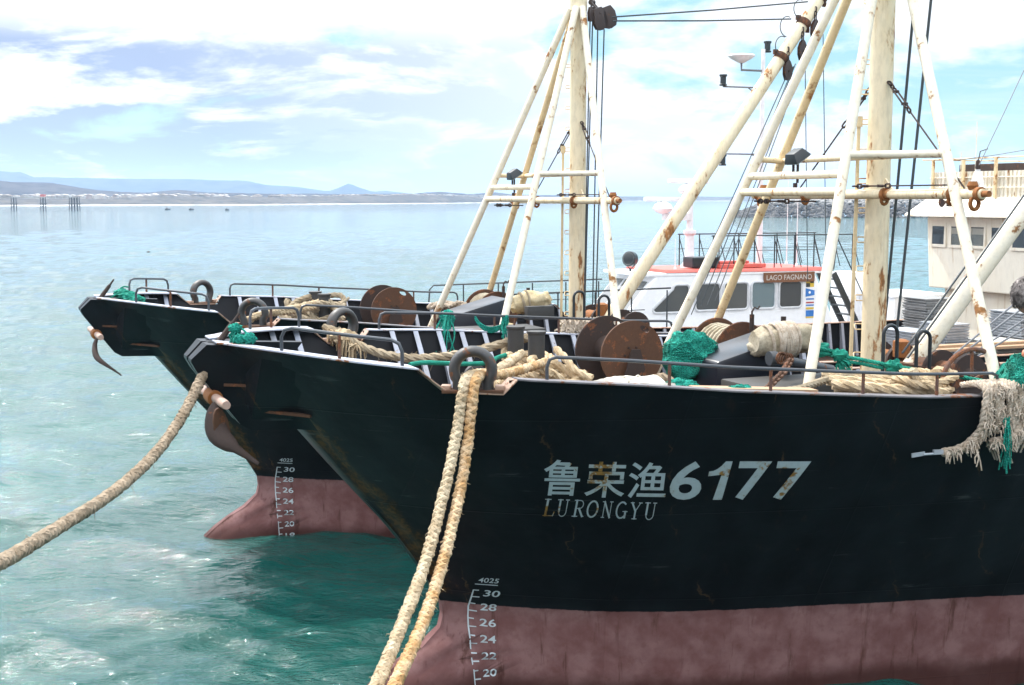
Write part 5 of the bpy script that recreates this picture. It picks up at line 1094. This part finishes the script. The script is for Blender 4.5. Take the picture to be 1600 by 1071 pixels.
# masthead tackle of the far ship: a big double block on links
def big_block():
    h = L(*on(2, 925, 4, .15)); c = L(*on(2, 940, 26, .35)); root = empty('tackle_block', SM[2] @ c, POSE[2][2], 'heavy black double block on links at the far masthead', 'pulley block')
    T = lambda mb: MB().add([Vector(p) - c for p in mb.v], mb.f); d = (c - h).normalized()
    mb = MB()
    for s in (-.05, .05): mb.bar(h + Vector((s, s, 0)), c + Vector((s, s, .04)), .035, .035)
    mb.lathe([(.05, -.05), (.05, .05)], h, (1, .3, 0), 12); T(mb).build('link', M['block'], root, smooth=0)
    mb = MB(); u, w = frame_from(d)
    for e, off in ((Vector((-.05, 0, -.02)), 0), (Vector((.14, 0, .02)), 1)):
        q = c + e
        for y in (-.055, .025): mb.prism([q + Vector((a, y, b)) for a, b in [(-.13, .14), (.02, .20), (.12, .10), (.17, -.06), (.15, -.17), (.05, -.24), (-.06, -.23), (-.12, -.12)]], (0, .03, 0))
        mb.lathe([(.12, -.02), (.10, 0), (.12, .02)], q + Vector((.03, 0, -.08)), (0, 1, 0), 18)
    T(mb).build('cheek', M['block'], root, smooth=30, bevel=.01)
    q = L(*on(2, 924, 20, .2)) - c; MB().lathe([(.06, .1), (.085, 0), (.075, -.16)], q, n=8).lathe([(.02, .1), (.02, .25)], q, n=6).build('small_block', M['block'], root, smooth=30)
big_block()
def wires(k, segs, r, name, label, mat='wire', group=None):
    for i, (a, b, *lab) in enumerate(segs):
        A = L(*on(k, *a)) if not isinstance(a, Vector) else a; B_ = L(*on(k, *b)) if not isinstance(b, Vector) else b
        mb = MB().tube([A, A.lerp(B_, .5) - Vector((0, 0, .004 * (A - B_).length)), B_], r, 6)
        mb.build(name, M[mat], k=k, origin='auto', label=lab[0] if lab else label, cat='wire', group=group)
HW = 'hoisting wires of the far boom'
wires(2, [((1243, 100, .12), (1095, 478, .9)), ((1240, 104, .12), (1080, 492, .9)), ((1233, 110, .12), (1062, 492, .9)), ((1262, 75, .12), (1105, 478, .7)), ((1262, 79, .12), (1118, 470, .7))], .010, 'hoisting_wire', 'thin dark wire fanning from the far boom blocks down behind a brace', group=HW)
wires(2, [((1258, 95, .3), (1262, 440, .3), 'left of two thin vertical wires hanging from the far boom head'), ((1286, 50, .3), (1291, 430, .3), 'right of two thin vertical wires hanging from the far boom head')], .009, 'boom_pendant', '', group='vertical boom pendants')
wires(2, [((956, 27, .4), (1262, 3, .1), 'upper topping lift wire from the far masthead block to the boom'), ((957, 33, .4), (1236, 30, .1), 'lower topping lift wire from the far masthead block to the boom')], .016, 'topping_lift', '', group='topping lift wires')
mb = MB()
for (c, rr) in (((1230, 42), .17), ((1222, 72), .16), ((1250, 14), .15)): mb.tube([L(*on(2, *c, .1)) + Vector((rr * math.cos(a), .0, rr * 1.2 * math.sin(a))) for a in np.linspace(1.2, 4.6, 12)], .010, 5)
mb.build('lamp_cable', M['wire'], k=2, origin='auto', label='loose black cable looping between the bands of the far boom', cat='cable')
wires(2, [((922, 30, .2), (913, 470, .25), 'leftmost fall beside the far mast'), ((926, 30, .2), (914, 470, .1), 'second fall from the left beside the far mast'), ((934, 46, .4), (926, 480, .4), 'third fall from the left beside the far mast'), ((944, 46, .4), (931, 480, .5), 'rightmost fall beside the far mast')], .013, 'masthead_fall', '', group='falls beside the far mast')
wires(1, [((1430, -12, .3), (1383, 500, .1), 'left of two thick dark falls beside the near mast'), ((1456, -12, .5), (1401, 520, .4), 'right of two thick dark falls beside the near mast')], .019, 'masthead_fall', '', group='falls beside the near mast')
wires(1, [((1440, 596, .3), (1600, 462, -.2), 'uppermost grey wire rising to the right edge below the boom'), ((1442, 598, .4), (1600, 480, .0), 'second grey wire rising to the right edge below the boom'), ((1445, 600, .5), (1600, 500, .2), 'third grey wire rising to the right edge below the boom'), ((1460, 596, .5), (1640, 490, .3), 'lowest grey wire rising to the right edge below the boom')], .014, 'grey_wire', '', 'wire_grey', 'grey wires below the near boom')
wires(1, [((1418, 560, .18), (1600, 305, .18), 'dark wire lying along the upper side of the near boom'), ((1410, 552, .25), (1520, 400, .25), 'rusty wire just above the near boom')], .016, 'boom_wire', '', group='wires along the near boom')
mb = MB(); 
for i in range(8): mb.tube([L(*on(1, 1418 + i * 1.6, 590 + i * .4, .3 + .03 * i)), L(*on(1, 1455 + i * 2, 560 - i * .5, .3 + .03 * i))], .012, 5)
mb.tube(PS(1, [(1438, 612, .4), (1452, 580, .4)]), .03, 8); mb.build('wire_bunch', M['wire_grey'], k=1, origin='auto', label='bunched grey wire ends at the foot of the near boom', cat='wire')
# thin stays of the far wheelhouse and a big glass fishing lamp
def lamp():
    p = L(*on(2, 1527, 288, 0)); root = empty('fishing_lamp', SM[2] @ p, POSE[2][2], 'large clear glass fishing lamp hung before the slatted screen', 'lamp')
    MB().lathe([(.01, -.30), (.06, -.28), (.12, -.20), (.15, -.08), (.145, .05), (.10, .20), (.06, .30), (.045, .34)], (0, 0, 0), n=20).build('glass_bulb', M['bulb'], root)
    MB().lathe([(.05, .32), (.06, .36), (.05, .50), (.02, .54)], (0, 0, 0), n=12).tube([(0, 0, .5), (.05, 0, .72), (.3, .05, .78)], .012, 6).build('socket', M['rust_dark'], root)
M['bulb'] = clear_pane('lamp_bulb_glass', (.85, .87, .88), .38)
lamp()
wires(2, [((1530, 258, .2), (1600, 110, .2), 'thin pale stay rising to the right edge above the fishing lamp'), ((1500, 250, .2), (1600, 235, -1.), 'thin bent aerial wire behind the fishing lamp')], .010, 'aerial_wire', '', 'wire_grey', 'aerial wires over the wheelhouse')
# ------------------------------------------------------------------ white harbour boat moored on the far side
def build_boat():
    k = 2; SC = -6.05                                # its centre line, in the far ship's coordinates
    X0, Z0 = 9.0, 1.79
    Wp = SM[2] @ L(X0, SC, Z0); root = empty('harbour_boat', Wp, POSE[2][2], 'white harbour boat with red roof moored beyond the trawlers', 'boat')
    def T(x, s, z): return Vector((x - X0, -(s - SC), z - Z0))
    def B(name, mb, mat, p=None, **kw): return mb.build(name, M[mat], p or root, **kw)
    def side(x, z, dz=0): return T(x, 0, z)
    # hull
    rings = []
    for x, b, zt in ((3.0, .12, 4.5), (3.8, 1.0, 4.35), (5.2, 1.9, 4.15), (7.5, 2.4, 3.95), (12, 2.45, 3.85), (20, 2.4, 3.8), (21.5, 2.2, 3.85)):
        b *= .84; bw = b * .8; rings.append([T(x, SC - b, zt), T(x + .0, SC - b * .97, zt - .5), T(x + (.9 if x < 4 else 0), SC - bw, 1.6), T(x + (.9 if x < 4 else 0), SC + bw, 1.6), T(x, SC + b * .97, zt - .5), T(x, SC + b, zt)])
    B('hull', MB().loft(rings), 'boat_white', smooth=40)
    mb = MB(); mb.tube([T(x, SC + b * .84 + .04, zt - .12) for x, b, zt in ((3.0, .12, 4.5), (3.8, 1.0, 4.35), (5.2, 1.9, 4.15), (7.5, 2.4, 3.95), (12, 2.45, 3.85), (20, 2.4, 3.8))], .09, 8); B('rubbing_strake', mb, 'black_rail')
    # cabin: body below, windowed band above, slanting front
    hb = 1.05; zs, zr = 4.75, 5.92; xf0, xf1, xa = 9.35, 10.35, 15.2
    sec = lambda s, w=0: [T(xf0 - .25, s, 3.8), T(xf0, s, zs), T(xf1, s, zr), T(xa - .25, s, zr), T(xa + .35, s, 4.7), T(xa + .35, s, 3.8)]
    cab = B('cabin', MB().loft([sec(SC - hb), sec(SC + hb)]), 'boat_white', smooth=0, bevel=.05)
    mb = MB(); mb.loft([[T(9.95, SC + q * 1.07, 5.90) for q in (-1, 1)] + [T(15.35, SC + 1.07, 5.88), T(15.35, SC - 1.07, 5.86)], [T(9.95, SC + q * 1.07, 5.98) for q in (-1, 1)] + [T(15.35, SC + 1.07, 5.94), T(15.35, SC - 1.07, 5.94)]]); B('roof', mb, 'boat_white', cab, smooth=0, bevel=.02)
    mb = MB(); mb.loft([[T(10.6, SC + q * 1.08, 5.985) for q in (-1, 1)] + [T(15.3, SC + 1.08, 5.945), T(15.3, SC - 1.08, 5.945)], [T(10.6, SC + q * 1.0, 6.05) for q in (-1, 1)] + [T(15.2, SC + 1.0, 6.03), T(15.2, SC - 1.0, 6.03)]]); B('roof_deck', mb, 'boat_red', cab, smooth=0)
    mb = MB(); mb.box(T(12.9, SC + .55, 6.10), (1.35, .7, .10)).box(T(12.7, SC + .7, 6.19), (.9, .16, .07)); B('roof_hatch', mb, 'boat_red', cab, smooth=0, bevel=.02)
    B('raft_case', MB().box(T(11.9, SC + .5, 6.2), (.75, .5, .26)), 'black_rail', cab, smooth=0, bevel=.03)
    def window(xa_, xb_, z0, z1, pane, slant=0.):
        c = .10; q = SC + hb; pts = []
        for (x, z, a0) in ((xb_ - c, z1 - c, 0), (xa_ + c + slant, z1 - c, 90), (xa_ + c, z0 + c, 180), (xb_ - c, z0 + c, 270)):
            for a in (0, 30, 60, 90): pts.append((x + c * math.cos(R(a0 + a)), z + c * math.sin(R(a0 + a))))
        fr = MB(); n = len(pts); cx = sum(p[0] for p in pts) / n; cz = sum(p[1] for p in pts) / n
        fr.tube([T(x, q + .012, z) for x, z in pts], .032, 6, closed=True); f = B('window', fr, 'rubber', cab)
        B('pane', MB().prism([T(x, q + .004, z) for x, z in pts], T(0, .012, 0) - T(0, 0, 0)), pane, f, smooth=0)
    for xa_, xb_, pn in ((11.43, 12.14, 'pane_grey'), (12.24, 12.95, 'pane_grey'), (13.05, 13.76, 'pane_boat'), (13.87, 14.56, 'pane')): window(xa_, xb_, 5.02, 5.70, pn)
    window(10.25, 11.26, 5.00, 5.68, 'pane_grey', slant=.55)
    # windscreen panes on the slanting front
    for i in range(3):
        s0 = SC - hb + .12 + i * .64; s1 = s0 + .57; f = lambda s, t: T(xf0 + (xf1 - xf0) * t - .012, s, zs + (zr - zs) * t)
        fr = B('window', MB().tube([f(s0, .14), f(s1, .14), f(s1, .86), f(s0, .86)], .02, 6, closed=True), 'rubber', cab); B('pane', MB().prism([f(s0, .14), f(s1, .14), f(s1, .86), f(s0, .86)], (-.01, 0, .01)), 'pane_grey', fr, smooth=0)
    # name board
    bd = B('name_board', MB().box(T(14.15, SC + hb + .04, 5.80), (1.52, .035, .25)), 'board', cab, smooth=0)
    tv, tf = text_mesh('LAGO FAGNANO', 0, .006); x0, x1, y0, y1 = fit2(tv); MB().add([T(13.46 + (a - x0) / (x1 - x0) * 1.36, SC + hb + .062, 5.735 + (b - y0) / (y1 - y0) * .13) for a, b in tv], tf).build('lettering', M['board_letters'], bd, smooth=0)
    # signal flags painted on the cabin side
    fl = [(.0, .17, 'flag_yellow'), (.0, .17, 'flag_black'), (0, 0, None)]
    q = SC + hb + .005
    def tile(x, z, w, h, m_): B('signal_flag', MB().box(T(x, q, z), (w, .006, h)), m_, cab, smooth=0)
    for i in (0, 1):
        for j in (0, 1): tile(14.75 + .12 * i, 5.58 + .10 * j, .12, .10, 'flag_yellow' if (i + j) % 2 else 'black_rail')
    mb = MB().prism([T(14.68, q, 5.28), T(14.95, q, 5.32), T(14.95, q, 5.44), T(14.68, q, 5.50)], (0, -.006, 0)); B('signal_flag', mb, 'flag_blue', cab, smooth=0); B('signal_flag', MB().lathe([(.035, 0), (.035, .004)], T(14.80, q + .004, 5.39), (0, -1, 0), 12), 'boat_white', cab)
    for z, m_ in ((5.22, 'flag_blue'), (5.13, 'flag_red'), (5.06, 'flag_blue')): tile(14.82, z, .24, .035, m_)
    tile(14.82, 4.98, .24, .05, 'flag_yellow'); tile(14.82, 4.85, .24, .16, 'flag_blue'); tile(14.82, 4.75, .24, .04, 'flag_yellow')
    # roof rail
    mb = MB(); zt = 6.86
    for s in (SC - .85, SC + .85): mb.tube([T(12.0, s, zt), T(16.3, s, zt)], .018, 6); mb.tube([T(12.0, s, 6.48), T(16.3, s, 6.48)], .008, 5)
    rl = B('roof_rail', mb, 'black_rail', cab)
    for s in (SC - .85, SC + .85):
        for i in range(8):
            x = 12.05 + i * .6; B('rail_post', MB().tube([T(x, s, 6.03 if x < 15.2 else 5.9), T(x, s, zt)], .016, 6).tube([T(x, s, zt - .1), T(x + .22, s, 6.04)], .012, 5), 'black_rail', rl)
    # radar column
    xc = 11.86; cl = B('radar_column', MB().lathe([(.24, 6.03), (.12, 6.25), (.11, 6.85), (.16, 6.90), (.16, 6.98), (.08, 7.0), (.08, 7.75), (.05, 7.8)], T(xc, SC, 0), n=16).bar(T(xc, SC, 7.32), T(11.1, SC, 7.34), .16, .18), 'pink')
    for (x, z, r_, tl) in ((11.08, 7.40, 0, 1.15), (11.80, 7.85, 0, 1.25)):
        s_ = B('radar', MB().lathe([(.06, 0), (.20, .06), (.26, .14), (.20, .24), (.06, .32)], T(x, SC, z), n=18), 'boat_white', cl); B('scanner_bar', MB().bar(T(x - tl / 2, SC + .1, z + .37), T(x + tl / 2, SC - .1, z + .37), .12, .11), 'boat_white', s_, smooth=0, bevel=.03)
    # searchlight on the front roof edge
    x, s, z = on(2, 985, 405, SC); sl = B('searchlight', MB().lathe([(.14, -.12), (.19, -.06), (.19, .08), (.16, .10)], T(x, s, z), (-.8, -.5, .1), 18), 'black_rail'); mb = MB()
    for sg in (-1, 1): mb.tube([T(x, s + .22 * sg, z), T(x, s + .20 * sg, z - .17), T(x, s, z - .25)], .016, 6)
    mb.tube([T(x, s, z - .24), T(x, s, 5.97)], .03, 8); B('yoke', mb, 'black_rail', sl); B('reflector', MB().lathe([(.155, .104), (.10, .06), (.02, .04)], T(x, s, z), (-.8, -.5, .1), 18, caps=False), 'glass_lamp', sl)
    # light mast
    xm = 13.95; zt = 11.6; mm = B('light_mast', MB().lathe([(.075, 6.0), (.07, 8), (.05, zt)], T(xm, SC, 0), n=12), 'pink')
    lamp = lambda x, z: B('navigation_light', MB().lathe([(.09, 0), (.10, .03), (.075, .05), (.075, .22), (.10, .24), (.10, .28)], T(x, SC, z), n=12), 'black_rail', mm)
    lamp(xm + .12, 11.52); x_, _, z_ = on(2, 1130, 128, SC); lamp(x_, z_ - .1); x3, _, z3 = on(2, 1129, 253, SC); lamp(x3, z3 - .1); x4, _, z4 = on(2, 1118, 222, SC)
    mb = MB(); mb.tube([T(xm, SC, z_ - .12), T(x_, SC, z_ - .12)], .022, 6).tube([T(xm, SC, z_ - .4), T(xm - .45, SC, z_ - .12)], .016, 6).tube([T(xm, SC, z3 + .2), T(x3, SC, z3 + .2)], .022, 6).tube([T(xm, SC, z3), T(xm - .3, SC, z3 + .2)], .014, 5).tube([T(xm, SC, 11.05), T(13.3, SC, 11.05), T(13.3, SC, 11.25)], .03, 6); B('yard', mb, 'wire_grey', mm)
    B('satellite_dome', MB().lathe([(.06, 0), (.28, .12), (.35, .18), (.30, .22), (.05, .24)], T(13.3, SC, 11.22), n=20), 'pink', mm)
    for x, s, h in ((14.9, SC + .3, 3.2), (15.2, SC - .6, 2.4), (11.0, SC + .8, .8)): B('whip_aerial', MB().tube([T(x, s, 6.0), T(x, s, 6 + h)], [.014, .006], 6).lathe([(.05, 0), (.03, .12)], T(x, s, 5.98), n=8), 'pink')
    # bow rail
    zz = 5.62; mb = MB(); pth = [(5.6, 4.2), (5.65, zz), (9.9, 5.62)]
    for s in (SC + 1.85, SC - 1.85): mb.tube([T(5.4, s * 1 if False else s, 4.1), T(5.5, s, zz - .1), T(5.6, s, zz), T(10.3, s, zz + .05)], .022, 6).tube([T(5.5, s, zz - .45), T(9.6, s, zz - .45)], .012, 5)
    br = B('bow_rail', mb, 'black_rail')
    for s in (SC + 1.85, SC - 1.85):
        for i in range(5): B('rail_post', MB().tube([T(6.4 + i * .95, s, 3.9), T(6.4 + i * .95, s, zz)], .018, 6), 'black_rail', br)
    # black stair at the back of the cabin
    a, b = T(15.75, SC + .75, 5.85), T(16.9, SC + .75, 3.85); mb = MB()
    for o in (0, .0): pass
    for sg in (0, -.65): mb.bar(a + Vector((0, -sg * 1, 0)), b + Vector((0, -sg, 0)), .05, .16)
    for i in range(8): p = a.lerp(b, (i + .7) / 8.4); mb.box(p + Vector((0, .325, 0)), (.22, .65, .03))
    mb.tube([a + Vector((0, 0, .1)), a + Vector((.1, 0, .9)), b + Vector((.1, 0, .9)), b], .016, 6); B('stair', mb, 'black_rail', smooth=0)
    B('engine_casing', MB().box(T(18.1, SC + .4, 4.5), (1.7, 1.9, 1.4)).box(T(18.1, SC + .4, 5.23), (1.85, 2.0, .08)), 'boat_white', smooth=0, bevel=.05)
    B('funnel', MB().box(T(17.2, SC - .5, 5.0), (.7, .8, 1.6)), 'boat_white', smooth=0, bevel=.08)
M['rubber'] = plain('grey_window_rubber', (.62, .63, .65), .5); M['board'] = plain('brown_name_board', (.20, .085, .04), .5); M['board_letters'] = plain('dull_white_letters', (.62, .58, .54), .6)
M['flag_yellow'] = plain('flag_yellow', (.72, .50, .06), .5); M['flag_blue'] = plain('flag_blue', (.04, .20, .58), .5); M['flag_red'] = plain('flag_red', (.45, .06, .06), .5); M['pane_boat'] = clear_pane('bluish_see_through_pane', (.12, .20, .22), .45)
build_boat()
# ------------------------------------------------------------------ lettering on the near bow
def name_lettering():
    hull_parent = next(o for o in bpy.data.objects if o.name == 'fishing_trawler')
    Q = lambda *px: [hull_pt(u, v) for u, v in px]                     # corners bl, br, tr, tl on the plating
    for ch, q in (('鲁', (848, 774, 905, 718)), ('荣', (912, 777, 976, 721)), ('渔', (980, 778, 1039, 722))):
        v, f = text_mesh(ch, 0.08, .010); on_hull_text('painted_character', v, f, Q((q[0], q[1]), (q[2], q[1] + 1), (q[2] + 2, q[3] + 1), (q[0] + 2, q[3])), hull_parent, M['lettering'])
    for ch, q in (('6', (1045, 1094)), ('1', (1104, 1141)), ('7', (1148, 1203)), ('7', (1207, 1264))):
        v, f = text_mesh(ch, .12, .016)
        if ch == '1':      # stem with a flag, as painted
            v = []; f = []
            for i in range(9):
                t = i / 8; v += [(.24 + .48 * t, t), (.62 + .38 * t, t)]
            f = [(2 * i, 2 * i + 1, 2 * i + 3, 2 * i + 2) for i in range(8)]; o = len(v); n_ = 4
            for i in range(n_ + 1):
                t = i / n_; v += [(.0 + .56 * t, .62 + .04 * t), (.03 + .69 * t, .74 + .26 * t * t)]
            f += [(o + 2 * i, o + 2 * i + 2, o + 2 * i + 3, o + 2 * i + 1) for i in range(n_)]
        on_hull_text('painted_digit', v, f, Q((q[0], 781), (q[1], 781), (q[1] + 3, 721), (q[0] + 3, 721)), hull_parent, M['lettering'])
    G = serif(); n = 0
    for ch in 'LURONGYU':
        a, b = strokes(G[ch], .055); vs = [(p[0] + p[1] * .12, p[1]) for p in a]; u0 = 847 + n * 22.7; w = 18.5; dv = n * .85
        on_hull_text('painted_letter', vs, b, Q((u0, 806.5 + dv), (u0 + w, 807 + dv), (u0 + w + 2, 779.5 + dv * .95), (u0 + 2, 779 + dv * .95)), hull_parent, M['lettering']); n += 1
name_lettering()
# ------------------------------------------------------------------ person on the pierhead at the right edge
def skin_body(name, joints, edges, mat, parent, sub=2, origin=Vector()):
    me = bpy.data.meshes.new(name); me.from_pydata([tuple(Vector(j[0]) - origin) for j in joints], edges, []); me.update()
    o = bpy.data.objects.new(name, me); col.objects.link(o); md = o.modifiers.new('skin', 'SKIN'); md.use_smooth_shade = True
    for sv, j in zip(me.skin_vertices[0].data, joints): r = j[1]; sv.radius = (r, r) if not isinstance(r, tuple) else r
    me.skin_vertices[0].data[0].use_root = True
    s = o.modifiers.new('sub', 'SUBSURF'); s.levels = s.render_levels = sub; me.materials.append(mat); o.parent = parent; return o
def person():
    base = Vector((4.005, 8.6, 3.80)); root = empty('person', base, R(48), 'person with short greying dark hair, cropped by the right edge', 'person')
    J = []; E = []
    LEAN = lambda p: (p[0], p[1] + max(0, p[2] - .9) * .5 + max(0, p[2] - 1.42), p[2] - .10 * max(0, p[2] - .9))
    def j(p, r, par=None):
        J.append((p, r)); i = len(J) - 1
        if par is not None: E.append((par, i))
        return i
    pel = j((0, 0, .92), (.15, .12)); wa = j((0, .01, 1.08), (.135, .10), pel); ch = j((0, .0, 1.30), (.16, .115), wa); up = j((0, .0, 1.42), (.12, .09), ch); nk = j((-.015, -.01, 1.50), (.058, .058), up); hd0 = j((-.02, 0, 1.58), (.068, .075), nk)
    for s in (1, -1):
        h = j((.0 * s, .09 * s, .86), (.095, .09), pel); kn = j((.03, .10 * s, .48), (.062, .062), h); an = j((0, .10 * s, .09), (.042, .042), kn); fo = j((.14, .11 * s, .04), (.045, .03), an)
        sh = j((0, .19 * s, 1.40), (.065, .065), up); el = j((.0 + (.12 if s < 0 else -.03), .25 * s, 1.13), (.045, .045), sh); wr = j((.30 if s < 0 else .05, .22 * s, 1.0 if s < 0 else .88), (.031, .031), el)
        d = Vector((1, 0, -.15)) if s < 0 else Vector((.12, 0, -1)); d.normalize(); pm = j(tuple(Vector(J[wr][0]) + d * .07), (.036, .024), wr); u = Vector((0, 1, 0)) if s < 0 else Vector((1, 0, .1))
        for q, ln in ((-.03, .068), (-.010, .078), (.010, .074), (.03, .058)):
            a = Vector(J[pm][0]) + d * .035 + u * q; b = a + d * ln * .55 + Vector((0, 0, -.012)); c = b + d * ln * .4 + Vector((-.012 if s > 0 else 0, 0, -.022)); i1 = j(tuple(a), .010, pm); i2 = j(tuple(b), .009, i1); j(tuple(c), .008, i2)
        t0 = Vector(J[wr][0]) + d * .03 + u * .035; i1 = j(tuple(t0), .012, wr); i2 = j(tuple(t0 + d * .035 + u * .02), .010, i1); j(tuple(t0 + d * .065 + u * .022), .009, i2)
    JL = [(LEAN(p), r) for p, r in J]
    body = skin_body('body', JL, E, M['skin'], root)
    # head
    hc = Vector(LEAN((-.005, 0, 1.665))); mb = MB(); nu, nv = 28, 22; vs = []
    for a in range(nv + 1):
        th = math.pi * a / nv
        for i in range(nu):
            ph = 2 * math.pi * i / nu; p = Vector((math.sin(th) * math.cos(ph), math.sin(th) * math.sin(ph), math.cos(th))); q = Vector((p.x * .098, p.y * .076, p.z * .118))
            if p.z < 0: q.x += .018 * -p.z * (1 if p.x > 0 else .3); q.y *= 1 - .28 * p.z * p.z
            if p.x > .55: q.x += .022 * math.exp(-((p.y / .22) ** 2)) * math.exp(-(((p.z + .18) / .22) ** 2)); q.x -= .010 * math.exp(-(((abs(p.y) - .38) / .16) ** 2)) * math.exp(-(((p.z - .02) / .14) ** 2)); q.x += .006 * math.exp(-(((p.z + .55) / .1) ** 2))
            vs.append(hc + q)
    mb.add(vs, [(a * nu + i, (a + 1) * nu + i, (a + 1) * nu + (i + 1) % nu, a * nu + (i + 1) % nu) for a in range(nv) for i in range(nu)])
    for s in (1, -1): mb.blob(hc + Vector((-.005, .078 * s, -.01)), (.020, .010, .033), .1, seed=s)
    mb.build('head', M['skin'], body, smooth=80)
    for s in (1, -1): MB().blob(hc + Vector((.084, .032 * s, .004)), (.012, .014, .010), 0).build('eye', M['eye'], body)
    mb = MB(); rg = random.Random(2)
    def hp(th, ph, k=1.0): return hc + Vector((math.sin(th) * math.cos(ph) * .098 - .004, math.sin(th) * math.sin(ph) * .078, math.cos(th) * .118 + .004)) * 1 + Vector((math.sin(th) * math.cos(ph), math.sin(th) * math.sin(ph), math.cos(th))) * k
    cap = []; 
    for a in range(15):
        row = []
        for i in range(36):
            ph = 2 * math.pi * i / 36; lim = 1.15 if math.cos(ph) > .45 else (1.65 if math.cos(ph) > -.2 else 2.15); th = lim * a / 14; row.append(hp(th, ph, .012 + .008 * mnoise.noise(Vector((ph * 3, th * 6, 1))) if a < 14 else -.004))
        cap.append(row)
    mb.loft(cap, caps=False)
    for i in range(2600):
        ph = rg.random() * 6.28; lim = 1.15 if math.cos(ph) > .45 else (1.65 if math.cos(ph) > -.2 else 2.2); th = math.acos(1 - rg.random() * (1 - math.cos(lim))); p = hp(th, ph, .008); n = (p - hc).normalized(); d = (Vector((-.5, 0, -.7)) - n * n.dot(Vector((-.5, 0, -.7)))).normalized() + n * .22 + Vector((rg.gauss(0, .25), rg.gauss(0, .25), rg.gauss(0, .25))); l = rg.uniform(.010, .022)
        mb.tube([p, p + d * l * .6 + n * .004, p + d * l], [.0022, .0018, .0006], 3, caps=False)
    mb.build('hair', M['hair'], body, smooth=60)
    # jacket and trousers follow the body
    def shell(name, keep, grow, mat):
        idx = [i for i in range(len(J)) if keep(i)]; mp = {a: b for b, a in enumerate(idx)}
        jj = [(JL[i][0], tuple(q + grow for q in J[i][1]) if isinstance(J[i][1], tuple) else J[i][1] + grow) for i in idx]; skin_body(name, jj, [(mp[a], mp[b]) for a, b in E if a in mp and b in mp], mat, body)
    names_top = {pel, wa, ch, up}; top = set(names_top); low = {pel}
    for i, (p, r) in enumerate(J):
        if i in (nk, hd0): continue
        z = p[2]
        if abs(p[1]) > .15 and z > .95 and (not isinstance(r, tuple) or r[0] > .03): top.add(i)
        if z < .9 and z > .07 and abs(p[1]) < .15: low.add(i)
    shell('jacket', lambda i: i in top and not (i in (nk, hd0)), .014, M['jacket']); shell('trousers', lambda i: i in low, .012, M['trousers'])
M['skin'] = plain('skin', (.52, .27, .20), .5); M['eye'] = plain('eye', (.05, .03, .02), .2); M['hair'] = cloth('greying_hair', (.05, .04, .038), (.34, .30, .28), 14, .6, 150, .3); M['jacket'] = cloth('navy_jacket', (.03, .04, .07), (.04, .05, .09), 6, .8); M['trousers'] = cloth('dark_trousers', (.03, .03, .035), (.04, .04, .05), 6, .8)
person()
# ------------------------------------------------------------------ air
def haze():
    mb = MB(); mb.box((0, 0, 60.), (26000, 26000, 124.)); m = bpy.data.materials.new('sea_haze'); m.use_nodes = True; t = m.node_tree; t.nodes.clear(); N = NT(t)
    out = N.n('ShaderNodeOutputMaterial'); v = N.n('ShaderNodeVolumePrincipled'); v.inputs['Color'].default_value = (.54, .73, 1.0, 1); v.inputs['Density'].default_value = HAZE_DENSITY; v.inputs['Anisotropy'].default_value = .3
    t.links.new(v.outputs[0], out.inputs['Volume']); o = mb.build('haze', m, smooth=0, kind='stuff')
HAZE_DENSITY = .00020
haze()
